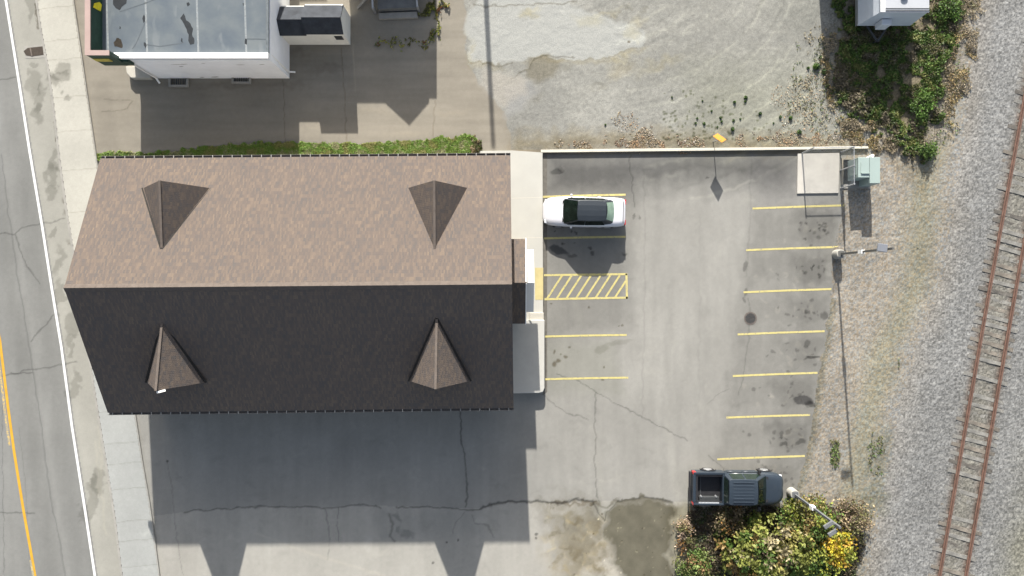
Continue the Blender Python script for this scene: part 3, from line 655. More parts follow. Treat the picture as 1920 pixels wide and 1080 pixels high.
# ------------------------------------------------------------------ flat-roofed white building, top left
wb = thing('flat_roofed_building', 'white flat-roofed shop building with patched grey membrane roof by the road', 'building', (-16.5, 16, 0))
ZR = 3.5
def roof_mat():
    nb = NB('grey_roof_membrane'); v = nb.coords(); sep = nb.n('ShaderNodeSeparateXYZ'); nb.l(v, sep.inputs[0])
    big = nb.noise(v, .6, 5, .6); base = nb.ramp(big, [(.30, alb(108, 119, 130)), (.52, alb(124, 133, 139)), (.72, alb(138, 145, 147))])
    fl = nb.noise(nb.coords(scale=(1.6, .7, 1)), 1.3, 2, .4); base = nb.mix(nb.ramp(fl, [(.62, (0, 0, 0)), (.72, (.5, .5, .5))]), base, alb(150, 156, 158))
    return nb.fin(base, .85, .15)
mb = MB(); BX0, BX1 = P(190, 0, ZR)[0], P(510, 100, ZR)[0]; BY0 = P(300, 112, ZR)[1]
bx_w = G(293, 0)[0]; bx_r0 = G(258, 0)[0]; bx_e = G(543, 0)[0]; by_s = G(0, 147)[1]; by_n = by_s + 16
mb.prism([(BX0, by_s + .28), (bx_e - .12, by_s + .28), (bx_e - .12, by_n), (BX0, by_n)], ZR - .2, ZR); rf = mb.build('flat_roof', roof_mat(), wb)
mb = MB()
for px in (203, 276, 372, 462): # welded seams
    a = P(px, 104, ZR); mb.prism([(a[0] - .05, by_s + .3), (a[0] + .05, by_s + .3), (a[0] - .16, by_s + 7), (a[0] - .26, by_s + 7)], ZR, ZR + .004)
mb.build('roof_seam', M('seam_strip', alb(164, 170, 172), .85, .2, .25, 9), rf)
def patch(pts, dz=.006):
    m_ = MB(); r0 = random.Random(len(pts) * 7 + int(pts[0][0])); q = []
    n = len(pts)
    for i in range(n):
        a, b = pts[i], pts[(i + 1) % n]; q.append(a); q.append(((a[0] + b[0]) / 2 + r0.uniform(-.8, .8), (a[1] + b[1]) / 2 + r0.uniform(-.8, .8)))
    m_.prism([P(x, y, ZR)[:2] for x, y in q], ZR, ZR + dz); return m_
m_pat = M('bare_roof_patch', alb(62, 66, 70), .9, .2, .25, 3); m_pat2 = M('brown_roof_patch', alb(76, 70, 62), .95, .1, .3, 5)
for pts, m_ in (([(212, -14), (212, 8), (217, 15), (224, 19), (228, 13), (237, 6), (240, -14)], m_pat), ([(219, 71), (213, 80), (215, 87), (222, 88), (229, 90), (230, 84), (227, 74), (222, 71)], m_pat2),
                ([(345, 25), (338, 34), (345, 45), (350, 55), (354, 65), (353, 76), (357, 84), (364, 82), (364, 72), (360, 64), (362, 54), (357, 44), (349, 38), (347, 30)], m_pat),
                ([(270, 27), (267, 35), (269, 43), (272, 40), (272, 31)], m_pat), ([(270, 79), (270, 85), (273, 91), (275, 86), (273, 80)], m_pat), ([(350, 5), (352, 12), (356, 9), (354, 4)], m_pat), ([(340, 71), (339, 76), (343, 80), (342, 73)], m_pat), ([(460, 72), (459, 82), (463, 84), (463, 74)], m_pat), ([(224, 50), (224, 54), (226, 54), (226, 50)], m_pat), ([(455, 6), (456, 11), (458, 10), (457, 6)], m_pat)):
    patch(pts).build('roof_patch', m_, rf)
m_wrk = M('wrinkle_line', alb(112, 120, 126), .9, .2, .1, 3)
for pts in ([(272, 42), (262, 66), (255, 82), (248, 92)], [(224, 22), (245, 15), (275, 5), (300, -6)], [(275, 84), (300, 87), (340, 81), (345, 79)], [(462, 73), (482, 73), (500, 74)]):
    mb = MB(); rb_ = [V3(P(*q, ZR + .004)) for q in pts]; v = []
    for i, p in enumerate(rb_):
        d = (rb_[min(i + 1, len(rb_) - 1)] - rb_[max(i - 1, 0)]).normalized(); s_ = V3((-d.y, d.x, 0)) * .025; v += [p + s_, p - s_]
    mb.add(v, [(2 * i, 2 * i + 1, 2 * i + 3, 2 * i + 2) for i in range(len(rb_) - 1)]); mb.build('roof_wrinkle', m_wrk, rf)
mb = MB(); a, b = P(222, 112, ZR + .25), P(510, 105, ZR + .25)
mb.prism([(bx_w - .4, by_s - .02), (bx_e + .02, by_s - .02), (bx_e + .02, by_s + .28), (bx_w - .4, by_s + .28)], ZR - .05, ZR + .18); mb.build('parapet_cap', M('white_cap', (.74, .74, .73), .5, .4, .03, 2), wb)
mb = MB(); mb.prism([(bx_w, by_s), (bx_e, by_s), (bx_e, by_n), (bx_w, by_n)], -.1, ZR - .2); mb.build('wall', m_wallw, wb)
mb = MB(); mb.bar((bx_e - .06, by_s + .3, ZR + .03), (bx_e - .06, by_n, ZR + .03), .14, .10); mb.build('roof_edge', M('dark_edge_trim', alb(120, 128, 132), .6, .3, .3, 4), wb)
m_mortar = M('bare_mortar', (.30, .29, .28), .9, .1, .3, 12)
for x_, z_, l_, h_ in ((335, 2.55, .5, .05), (341, 2.2, .18, .08), (347, 2.6, .25, .06), (452, 2.5, .35, .05), (492, 2.55, .2, .06), (382, 2.75, .16, .05), (405, .25, .3, .12), (380, .2, .2, .1)):
    x_ = (x_ - 960) * S * (1 - z_ / HC); mb = MB(); mb.add([(x_ - l_, by_s - .006, z_), (x_ - l_ * .2, by_s - .006, z_ - h_ * .4), (x_ + l_ * .7, by_s - .006, z_ + h_ * .3), (x_ + l_ * .3, by_s - .006, z_ + h_), (x_ - l_ * .5, by_s - .006, z_ + h_ * .7)], [(0, 1, 2, 3, 4)]); mb.build('peeled_paint', m_mortar, wb)
yr = G(0, 110)[1]; mb = MB(); mb.prism([(bx_r0, yr), (bx_w, yr), (bx_w, by_n), (bx_r0, by_n)], -.1, ZR - .2); mb.build('shop_front', M('shop_front_panel', (.20, .20, .18), .6, .3, .1, 2), wb)
m_green = M('dark_green_paint', (.018, .045, .032), .6, .3, .25, 3); m_pink = M('pink_cap', alb(206, 180, 171), .7, .2, .06, 2); m_gold = M('gold_lettering', (.45, .36, .06), .6, .3, .2, 6)
ysn = P(0, 103, 4.6)[1]; xw = P(160, 0, 4.6)[0]; xi = xw + .24
mb = MB(); mb.prism([(xw, ysn), (xi, ysn), (xi, by_n), (xw, by_n)], 2.85, 4.56); mb.prism([(xi, ysn), (P(205, 0, 4.6)[0], ysn), (P(205, 0, 4.6)[0], ysn + .22), (xi, ysn + .22)], 2.85, 4.56)
mb.prism([(P(205, 0, 4.6)[0] , ysn + .02), (bx_w + .25, ysn + .02), (bx_w + .25, ysn + .2), (P(205, 0, 4.6)[0], ysn + .2)], 2.85, 3.45)
sg_ = mb.build('sign_fascia', m_green, wb)
mb = MB(); mb.prism([(xw - .02, ysn - .02), (xi + .02, ysn - .02), (xi + .02, by_n), (xw - .02, by_n)], 4.56, 4.62); mb.prism([(xi + .02, ysn - .02), (P(205, 0, 4.6)[0], ysn - .02), (P(205, 0, 4.6)[0], ysn + .24), (xi + .02, ysn + .24)], 4.56, 4.62); mb.build('fascia_cap', m_pink, sg_)
mb = MB(); mb.box(P(176, 0, 3.9)[0], P(212, 0, 3.6)[0], ysn - .03, ysn, 3.62, 4.02); mb.build('gold_stripe', m_gold, sg_)
mb = MB(); x = xi + .012; em = [(9, 3.62), (4, 3.8), (6, 4.25), (14, 4.35), (18, 4.0), (21, 3.72)]
q0 = [V3((x, P(0, py, z)[1], z)) for py, z in em]; q1 = [p + V3((.03, 0, 0)) for p in q0]; mb.add(q0 + q1, [(5, 4, 3, 2, 1, 0), (6, 7, 8, 9, 10, 11)] + [(i, (i + 1) % 6, 6 + (i + 1) % 6, 6 + i) for i in range(6)]); mb.build('yellow_emblem', M('bright_yellow', (.62, .52, .02), .6, .3, .1, 5), sg_)
# annex on its east side
an = thing('lean_to_shed', 'small white shed with dark gabled roof built against the flat-roofed building', 'shed', (G(600, 60)[0], G(600, 60)[1], 0))
ax0, ax1 = bx_e + .003, G(657, 0)[0]; asn = G(0, 84)[1]; am = P(568, 0, 2.2)[0]; ayr = P(0, 33, 2.55)[1]; ayn = P(0, 9, 2.0)[1]
m_blk = M('dark_roll_roofing', alb(78, 82, 88), .9, .2, .3, 2.0)
def annex(x0, x1, ze, zr):
    q = MB(); q.box(x0, x1, asn, ayn + .1, -.1, ze - .12)
    q.add([(x1, asn, ze - .12), (x1, ayn + .1, ze - .12), (x1, ayr, zr - .1), (x1 - .1, asn, ze - .12), (x1 - .1, ayn + .1, ze - .12), (x1 - .1, ayr, zr - .1)], [(0, 1, 2), (5, 4, 3), (0, 2, 5, 3), (1, 4, 5, 2)]); wl = q.build('wall', M('annex_white_%d' % int(zr * 10), (.70, .69, .64), .8, .2, .06, 2), an)
    q = MB(); q.slab([(x1 + .05, ayn, ze), (x0, ayn, ze), (x0, ayr, zr), (x1 + .05, ayr, zr)], .08); q.slab([(x0, asn - .08, ze), (x1 + .05, asn - .08, ze), (x1 + .05, ayr, zr), (x0, ayr, zr)], .08)
    return q.build('roof', m_blk, an)
annex(ax0, am, 1.75, 2.3); annex(am + .002, ax1, 1.95, 2.6)
mb = MB(); mb.box(G(638, 0)[0], G(652, 0)[0], asn - .03, asn, .9, 1.45); mb.build('window', m_dark, an)

# concrete block, window wells, pipes at the foot of the white building
mb = MB(); mb.prism([G(*p)[:2] for p in ((242, 128), (288, 128), (288, 150), (252, 150), (244, 141))], -.05, .38); o = mb.build('concrete_step', m_conc2, None, bevel=.04); tag(o, 'pale rounded concrete step at the corner of the white building', 'step')
for i, (x0, y0, x1, y1) in enumerate(((318, 148, 355, 164), (436, 143, 472, 158))):
    o = thing('window_well', ('stone-edged window well under the white wall near the street corner', 'smaller window well under the white wall near the middle of the building')[i], 'window well', G((x0 + x1) / 2, (y0 + y1) / 2), 0, 'window wells of the white building')
    mb = MB(); x0w, y1w, _ = G(x0, y1); x1w, y0w, _ = G(x1, y0); mb.box(x0w, x1w, y1w, y1w + .12, 0, .16); mb.box(x0w, x0w + .12, y1w + .12, y0w - .02, 0, .16); mb.box(x1w - .12, x1w, y1w + .12, y0w - .02, 0, .16); mb.build('stone_edge', m_conc3, o)
    mb = MB()
    for k_ in range(7): mb.box(x0w + .16 + k_ * .13, x0w + .20 + k_ * .13, y1w + .12, y0w - .02, .08, .11)
    mb.build('grate', m_dark, o)
mb = MB(); a = V3(G(297, 149)); mb.tube(a + V3((0, 0, .25)), a + V3((0, 0, 3.2)), .05); mb.tube(a + V3((0, 0, .25)), a + V3((.12, -.25, .08)), .055); o = mb.build('downspout', m_trim); tag(o, 'white downspout at the street end of the white wall', 'pipe')
mb = MB(); a = V3(G(545, 138)); mb.tube(a + V3((-.12, .1, 3.55)), a + V3((0, 0, .35)), .045); mb.tube(a + V3((0, 0, .35)), a + V3((.3, .05, .12)), .05); o = mb.build('downspout', m_trim); tag(o, 'thin white downspout with elbow at the parking side corner of the white building', 'pipe')

# steps, post and block in the shade at the top of the picture
o = thing('porch_steps', 'grey concrete porch steps in the shade at the top of the driveway', 'steps', G(745, 15))
mb = MB(); mb.prism([G(*p)[:2] for p in ((712, 38), (784, 35), (782, 24), (711, 27))], -.05, .2); mb.build('lower_step', m_conc3, o)
mb = MB(); mb.prism([G(*p)[:2] for p in ((712, 24), (784, 21), (781, -40), (708, -40))], -.05, .55); mb.build('platform', M('platform_board', alb(140, 142, 142), .8, .2, .3, 1.2), o)
mb = MB(); a = V3(G(704, 24)); mb.bar(a, a + V3((.0, .0, .8)), .12, .12); mb.bar(a + V3((0, 0, .8)), V3(G(702, -20, .8)), .10, .08); mb.build('handrail', m_metal, o); mb = MB(); a = V3(G(786, 22)); mb.bar(a, a + V3((0, 0, .8)), .1, .1); mb.bar(a + V3((0, 0, .8)), V3(G(782, -20, .8)), .09, .07); mb.build('handrail', m_metal, o)
mb = MB(); mb.bar(V3(G(671, 17, .12)), V3(G(700, -6, .5)), .14, .10); o = mb.build('timber_post', M('grey_timber', alb(170, 168, 160), .9, .1, .2, 6)); tag(o, 'loose grey timber lying aslant beside the porch steps', 'timber')

# buildings beyond the top edge, known from their shadows on the driveway
hs = thing('gabled_house', 'gabled house beyond the top edge casting its pointed shadow on the driveway', 'house', G(730, -180))
mb = MB(); x0, x1 = G(652, 0)[0], G(788, 0)[0]; y0 = G(0, -42)[1]; mb.prism([(x0, y0), (x1, y0), (x1, y0 + 9), (x0, y0 + 9)], -.1, 3.3); mb.build('wall', m_siding, hs)
mb = MB(); xa, xb, xm_ = G(706, 0)[0], x1 - .02, G(748, 0)[0]; mb.add([(xa, y0, 3.3), (xb, y0, 3.3), (xm_, y0, 3.88), (xa, y0 + 6, 3.3), (xb, y0 + 6, 3.3), (xm_, y0 + 6, 3.88)], [(0, 1, 2), (5, 4, 3), (0, 2, 5, 3), (1, 4, 5, 2)]); mb.build('roof_gable', m_shing, hs)
mb = MB(); mb.prism([(x1, y0 + .05), (G(803, 0)[0], y0 + .05), (G(803, 0)[0], y0 + 8), (x1, y0 + 8)], -.1, 3.2); mb.build('side_bay', m_siding, hs)
mb = MB(); mb.prism([G(*p)[:2] for p in ((530, -255), (595, -255), (595, -420), (530, -420))], -.1, 3.62); mb.build('rear_wing', m_siding, hs)
mb = MB(); b = V3(G(893, -368)); t_ = V3(G(880, -368, 9.0)); mb.tube(b, t_, .17, .13, 12)
o = mb.build('utility_pole', M('weathered_pole', (.16, .12, .09), .9, .1, .2, 5)); tag(o, 'tall wooden utility pole beyond the top edge casting the long narrow shadow', 'pole')
o = thing('storage_trailer', 'grey storage trailer standing behind the white trailer beyond the top edge', 'trailer', G(1570, -110)); mb = MB(); mb.prism([G(*p)[:2] for p in ((1532, -55), (1600, -55), (1600, -240), (1532, -240))], 0.5, 3.4); mb.build('body', m_metal, o, bevel=.05)
for p in ((1545, -80), (1590, -80), (1545, -200), (1590, -200)): a = V3(G(*p)); mb = MB(); mb.tube(a + V3((-.12, 0, .38)), a + V3((.12, 0, .38)), .38, n=16); mb.build('wheel', m_dark, o)

# white trailer at the top right
tz = 2.35
wt = thing('enclosed_trailer', 'white enclosed trailer with grey skirts parked in the weeds by the railway', 'trailer', G(1660, 0))
x0, x1 = P(1652, 0, tz)[0], P(1741, 0, tz)[0]; y0 = P(0, 22, tz)[1]
m_alu = M('pale_aluminium', (.44, .47, .51), .5, .4, .06, 1.5)
mb = MB()      # lower body flares out beneath the roof
lo = [(x0 - .42, y0 - .10, .55), (x1 - .0, y0 - .10, .55), (x1 - .0, y0 + 6, .55), (x0 - .42, y0 + 6, .55)]; mid = [(x0 - .22, y0 - .05, 1.5), (x1, y0 - .05, 1.5), (x1, y0 + 6, 1.5), (x0 - .22, y0 + 6, 1.5)]; up = [(x0, y0, tz - .06), (x1, y0, tz - .06), (x1, y0 + 6, tz - .06), (x0, y0 + 6, tz - .06)]
mb.add(lo + mid + up, [(3, 2, 1, 0), (8, 9, 10, 11)] + [(i + k * 4, (i + 1) % 4 + k * 4, (i + 1) % 4 + 4 + k * 4, i + 4 + k * 4) for k in range(2) for i in range(4)]); mb.build('body', m_alu, wt)
mb = MB(); mb.box(x0 - .05, x1 + .05, y0 - .04, y0 + 6, tz - .055, tz); tr_ = mb.build('roof', M('white_sheet_roof', (.34, .35, .37), .45, .4, .05, 1.2), wt, bevel=.02)
mb = MB(); mb.box(x0 - .02, x0 + .20, y0 - .02, y0 + 6, tz + .002, tz + .03); mb.build('roof_rail', m_trim, tr_)
mb = MB(); mb.box(x0 + .25, x1 + .03, y0 + .03, y0 + .08, tz + .002, tz + .02); mb.box(x0 + .25, x1 + .03, y0 + .16, y0 + .19, tz + .002, tz + .02); mb.build('roof_seam', m_dark, tr_)
mb = MB(); mb.tube((x0 + 1.25, y0 + .85, tz), (x0 + 1.25, y0 + .85, tz + .12), .2, n=14); mb.build('roof_vent', m_metal, tr_)
mb = MB(); cx = x0 + .75; mb.box(cx - .28, cx + .28, y0 - .42, y0 - .08, .75, 1.55); mb.build('tongue_box', M('tongue_box_grey', (.5, .52, .55), .5, .4, .05, 2), wt, bevel=.04)
mb = MB(); mb.bar((cx - .6, y0 - .1, .5), (cx, y0 - 1.0, .5), .09, .1); mb.bar((cx + .6, y0 - .1, .5), (cx, y0 - 1.0, .5), .09, .1); mb.tube((cx, y0 - .9, .02), (cx, y0 - .9, .6), .04); mb.build('tongue', m_dark, wt)
mb = MB(); mb.box(x0 - .43, x0 - .40, y0 - .05, y0 + 6, .32, .62); mb.build('skirt', m_metal, wt)
for yy in (y0 + 2.4, y0 + 3.3):
    for xx in (x0 - .1, x1 - .3): mb = MB(); mb.tube((xx, yy, .34), (xx + .22, yy, .34), .34, n=18); mb.build('wheel', m_dark, wt)

# ------------------------------------------------------------------ pad, chain-link fence, electrical cabinet
mb = MB(); mb.prism([G(*p)[:2] for p in ((1495, 288.5), (1573, 287), (1571, 362), (1494, 363))], -.1, .07); o = mb.build('concrete_pad', M('pad_concrete', alb(228, 223, 212), .9, .15, .10, 1.1)); tag(o, kind='structure')
fz = 1.65; fn = thing('chain_link_fence', 'low chain-link fence round two sides of the pale concrete pad', 'fence', G(1575, 290))
pA, pB, pC = G(1503, 287.5), G(1575.5, 286), G(1576, 353)
def mesh_mat():
    nb = NB('chain_link'); v = nb.coords(scale=(1, 1, 1)); sep = nb.n('ShaderNodeSeparateXYZ'); nb.l(v, sep.inputs[0])
    h = nb.math('ADD', sep.outputs[0], sep.outputs[1]); a = nb.math('FRACT', nb.math('MULTIPLY', nb.math('ADD', h, sep.outputs[2]), 14.0)); b = nb.math('FRACT', nb.math('MULTIPLY', nb.math('SUBTRACT', h, sep.outputs[2]), 14.0))
    w_ = nb.math('MAXIMUM', nb.math('LESS_THAN', a, .13), nb.math('LESS_THAN', b, .13))
    tp = nb.n('ShaderNodeBsdfTransparent'); mx = nb.n('ShaderNodeMixShader'); nb.l(w_, mx.inputs[0]); nb.l(tp.outputs[0], mx.inputs[1]); nb.l(nb.b.outputs[0], mx.inputs[2]); nb.l(mx.outputs[0], nb.o.inputs[0])
    nb.fin((.30, .33, .35), .5, .4); return nb.m
m_link = mesh_mat()
for a, b in ((pA, pB), (pB, pC)):
    mb = MB(); mb.add([a, b, (b[0], b[1], fz), (a[0], a[1], fz)], [(0, 1, 2, 3)]); mb.build('wire_mesh', m_link, fn)
    mb = MB(); mb.tube((a[0], a[1], fz), (b[0], b[1], fz), .022); mb.build('top_rail', m_metal, fn)
for p in (pA, pB, ((pB[0] + pC[0]) / 2, (pB[1] + pC[1]) / 2), pC):
    mb = MB(); mb.tube((p[0], p[1], 0), (p[0], p[1], fz + .05), .04); mb.build('post', m_metal, fn)
cz = 1.3; m_cab = M('pale_green_enamel', alb(186, 204, 198), .5, .35, .04, 2)
cab = thing('electrical_cabinet', 'pale green two-part electrical cabinet on a slab by the lot corner', 'utility cabinet', G(1612, 320))
x0, x1, xm = P(1609, 0, cz)[0], P(1650, 0, cz)[0], P(1630.5, 0, cz)[0]; yt, ym, yb = P(0, 295, cz)[1], P(0, 333, cz)[1], P(0, 344, cz)[1]
mb = MB(); mb.box(x0, xm - .005, ym, yt, .05, cz); mb.build('low_voltage_box', m_cab, cab, bevel=.02)
mb = MB(); mb.box(xm, x1, yb, yt, .05, cz + .03); mb.build('transformer_box', m_cab, cab, bevel=.02)
mb = MB(); mb.box(x0 + .16, xm - .02, ym + .22, ym + .27, cz, cz + .06); mb.box(x0 + .14, x0 + .17, ym + .27, yt - .28, cz, cz + .03); mb.build('lid_lip', m_cab, cab)
mb = MB(); mb.box(x0 - .02, x0, ym + .2, yt - .15, .3, 1.1); mb.box(x0 - .03, x0 - .02, ym + .5, ym + .55, .6, .9); mb.build('door', m_cab, cab)
mb = MB(); mb.tube((xm + .2, yt + .02, .05), (xm + .2, yt + .10, 1.25), .09); mb.build('conduit', m_trim, cab)
mb = MB(); mb.box(x0 - .25, x1 + .1, yb - .1, yt + .1, -.05, .05); mb.build('slab', m_conc3, cab)
mb = MB(); mb.prism([G(*p)[:2] for p in ((1577, 297), (1596, 296), (1594, 345), (1576, 347))], -.05, .05); o = mb.build('concrete_footing', M('beige_slab', alb(180, 170, 150), .9, .1, .1, 3)); tag(o, 'narrow beige concrete footing strip between fence and green cabinet', 'footing')

# ------------------------------------------------------------------ light poles, sign
m_spole = M('grey_pole_paint', (.10, .105, .11), .5, .3, .1, 3); m_pier = M('pier_concrete', alb(190, 188, 180), .9, .15, .15, 3)
def light_pole(px, py, ang, two, label, dark):
    b = V3(G(px, py)); o = thing('light_pole', label, 'light pole', b, 0, 'light poles along the gravel bank')
    h = 6.15; mp = m_pole if dark else m_spole
    mb = MB(); mb.tube(b + V3((0, 0, -.1)), b + V3((0, 0, .62)), .28, .26, 20); mb.build('concrete_base', m_pier, o, bevel=.03)
    mb = MB(); mb.bar(b + V3((0, 0, .62)), b + V3((0, 0, h)), .11, .11); mb.box(b.x - .17, b.x + .17, b.y - .17, b.y + .17, .62, .66); mb.build('shaft', mp, o)
    mb = MB(); mb.box(b.x - .10, b.x + .10, b.y - .10, b.y + .10, 2.75, 3.15); mb.build('camera_box', m_trim, o)
    d = V3((math.cos(ang), math.sin(ang), 0)); s_ = V3((-d.y, d.x, 0))
    for k_ in ((-.22, .22) if two else (0,)):
        mb = MB(); c = b + V3((0, 0, 5.75)) + d * .0 + s_ * k_
        mb.bar(b + V3((0, 0, 5.7)), c + d * .2, .06, .06); hd = MB(); hd.bar(c + d * .12 + V3((0, 0, .02)), c + d * .62 + V3((0, 0, .06)), .40 if not two else .2, .12)
        mb.build('arm', mp, o); hh = hd.build('lamp_head', M('lamp_grey', (.16, .17, .19), .4, .4, .1, 3) if not two else m_spole, o, bevel=.02)
        mb = MB(); mb.bar(c + d * .2 + V3((0, 0, -.045)), c + d * .55 + V3((0, 0, -.005)), .28 if not two else .14, .02); mb.build('lens', M('lamp_lens', (.6, .6, .58), .3, .5, .05, 3), hh)
    return o
light_pole(1568, 477, R(172), False, 'dark light pole with one boxy lamp head between the lot and the gravel', True)
light_pole(1483, 922, R(-150), True, 'silver light pole with twin lamp heads leaning over the yellow shrubs', False)
sp = V3(G(1337, 267)); sgn = thing('warning_sign', 'orange diamond warning sign on a thin post behind the low wall', 'sign', sp)
c = sp + V3((.02, 0, 1.22)); hx = V3((math.cos(R(-14)), math.sin(R(-14)), 0)) * .39; hy = V3((.06, -.30, .20))
mb = MB(); nrm = hx.cross(hy).normalized() * .008; q = [c + hx, c + hy, c - hx, c - hy]; mb.add([p + nrm for p in q] + [p - nrm for p in q], [(0, 1, 2, 3), (7, 6, 5, 4)] + [(i, 4 + i, 4 + (i + 1) % 4, (i + 1) % 4) for i in range(4)]); mb.build('panel', M('sign_orange', (.40, .145, .004), .5, .4, .08, 3), sgn)
mb = MB(); mb.tube(sp + V3((0, .05, 0)), c + V3((0, .06, 0)) + hy * .6, .025); mb.build('post', m_metal, sgn)

# drains
o = thing('storm_drain', 'round rusty storm drain grate set in the parking lot', 'drain', G(1407, 597)); b = V3(G(1407, 597))
mb = MB(); n = 28
mb.add([(b.x + r_ * math.cos(2 * math.pi * i / n), b.y + r_ * math.sin(2 * math.pi * i / n), .012) for r_ in (.30, .38) for i in range(n)], [(i, n + i, n + (i + 1) % n, (i + 1) % n) for i in range(n)]); mb.build('frame', M('rusty_iron', (.10, .085, .075), .8, .3, .3, 10), o)
mb = MB(); mb.add([(b.x + .30 * math.cos(2 * math.pi * i / n), b.y + .30 * math.sin(2 * math.pi * i / n), .006) for i in range(n)], [tuple(range(n))]); mb.build('pit', m_dark, o)
mb = MB()
for k_ in range(-3, 4):
    yy = k_ * .08; l_ = math.sqrt(.3 ** 2 - yy * yy); mb.box(b.x - l_, b.x + l_, b.y + yy - .018, b.y + yy + .018, .008, .016)
mb.build('grate', M('drain_bars', (.06, .055, .05), .8, .3, .3, 10), o)
o = thing('kerb_inlet', 'rectangular dark kerb inlet grate beside the road sidewalk', 'drain', G(64, 97)); 
mb = MB(); mb.prism([G(*p)[:2] for p in ((44, 87), (83, 82), (86, 108), (48, 110))], -.05, .008); mb.build('concrete_apron', m_conc3, o)
mb = MB(); mb.prism([G(*p)[:2] for p in ((44.5, 96), (52, 90), (80, 87), (82, 103), (60, 106), (49, 104))], .008, .014); mb.build('opening', M('rust_dark', (.05, .04, .032), .9, .2, .2, 8), o)
mb = MB(); mb.prism([G(*p)[:2] for p in ((56, 90.5), (58.5, 90.2), (61.5, 105), (59, 105.3))], .014, .03); mb.build('bar', M('grate_bar', (.12, .10, .085), .8, .2, .2, 8), o)

# ------------------------------------------------------------------ railway
ry = np.array([a for a, b in RAILL]); rx = np.array([b for a, b in RAILL])
m_rust = M('rusty_rail', (.105, .060, .045), .75, .3, .3, 3, bump=.003)
for off, lab in ((0, 'rusty brown rail nearest the parking lot'), (49, 'rusty brown rail of the track farther from the parking lot')):
    mb = MB(); pts = [V3(G(float(np.interp(y, ry, rx)) + off, y)) for y in range(-80, 1181, 45)]
    prof = [(-.075, .13), (-.075, .15), (-.02, .165), (-.014, .245), (-.037, .255), (-.037, .29), (.037, .29), (.037, .255), (.014, .245), (.02, .165), (.075, .15), (.075, .13)]
    v = []
    for i, p in enumerate(pts):
        d = (pts[min(i + 1, len(pts) - 1)] - pts[max(i - 1, 0)]).normalized(); s_ = V3((-d.y, d.x, 0)); v += [p + s_ * a + V3((0, 0, z)) for a, z in prof]
    n = len(prof); mb.add(v, [(i * n + k_, i * n + (k_ + 1) % n, (i + 1) * n + (k_ + 1) % n, (i + 1) * n + k_) for i in range(len(pts) - 1) for k_ in range(n)]); o = mb.build('rail', m_rust)
    tag(o, lab, 'rail', 'rails of the track')
tm = [M('old_tie_%s' % nm_, c_, .95, .1, .35, 5, bump=.01) for nm_, c_ in (('grey', alb(160, 158, 152)), ('brown', alb(148, 141, 131)), ('dark', alb(124, 120, 114)))]
def tie_mesh(m_, sd):
    r0 = random.Random(sd); mb = MB(); nn = 8; v = []
    for i in range(nn + 1):
        x = -1.3 + 2.6 * i / nn; a = .11 + r0.uniform(-.012, .012)
        v += [(x, -a, -.1), (x, a, -.1), (x, a, .085 + r0.uniform(-.02, .01)), (x, -a, .085 + r0.uniform(-.02, .01))]
    f = [(3, 2, 1, 0), tuple(4 * nn + k_ for k_ in range(4))] + [(4 * i + k_, 4 * i + (k_ + 1) % 4, 4 * i + 4 + (k_ + 1) % 4, 4 * i + 4 + k_) for i in range(nn) for k_ in range(4)]
    mb.add(v, f); o = mb.build('railway_tie', m_, None); return o
protos = [tie_mesh(tm[i % 3], i) for i in range(6)]
first = {}
y = 60.0; i = 0; TL = 'weathered wooden railway tie half buried in grey ballast under rusty rails'
y = -40.0
while y < 1150:
    xc = float(np.interp(y, ry, rx)) + 24.5; a, b = V3(G(float(np.interp(y - 20, ry, rx)), y - 20)), V3(G(float(np.interp(y + 20, ry, rx)), y + 20)); d = (a - b)
    if xc < 2010:
        k_ = random.choice([0, 0, 1, 1, 2, 3, 4, 5, 0, 3])
        o = protos[k_] if k_ not in first else protos[k_].copy()
        if k_ in first: COL.objects.link(o)
        first[k_] = 1
        p = G(xc + random.uniform(-2, 2), y, -.018 + random.uniform(-.03, .022)); o.location = p; o.rotation_euler = (0, 0, math.atan2(d.y, d.x) - math.pi / 2 - R(5) + random.uniform(-.03, .03)); tag(o, TL, 'railway tie', 'railway ties of the track')
    y += 16.2 + random.uniform(-1.5, 1.5)
for k_, o in enumerate(protos):
    if k_ not in first: bpy.data.objects.remove(o)

# ------------------------------------------------------------------ vehicles
def loft(stations, prof):      # stations (x, halfwidth, zbottom, ztop, crown)
    mb = MB(); v = []; rings = []
    for x, w_, zb, zt, cr in stations:
        half = [(f * w_, zb + g * (zt - zb) + c_ * cr) for f, g, c_ in prof]
        ring = half + [(-a, z) for a, z in reversed(half[1:-1])]
        rings.append(len(ring)); v += [(x, a, z) for a, z in ring]
    n = rings[0]; f = [(i * n + k_, i * n + (k_ + 1) % n, (i + 1) * n + (k_ + 1) % n, (i + 1) * n + k_) for i in range(len(stations) - 1) for k_ in range(n)]
    f = [tuple(reversed(q)) for q in f] if stations[0][0] < stations[-1][0] else f
    e0 = tuple(range(n)); e1 = tuple(range((len(stations) - 1) * n, len(stations) * n))
    if stations[0][0] < stations[-1][0]: f += [e0, tuple(reversed(e1))]
    else: f += [tuple(reversed(e0)), e1]
    mb.add(v, [tuple(reversed(q)) for q in f]); return mb
PROF = [(0, 0, 0), (.80, 0, 0), (.95, .10, 0), (1.0, .38, 0), (1.0, .72, 0), (.975, .90, 0), (.90, 1.0, .10), (.60, 1.0, .75), (.3, 1.0, .95), (0, 1.0, 1.0)]
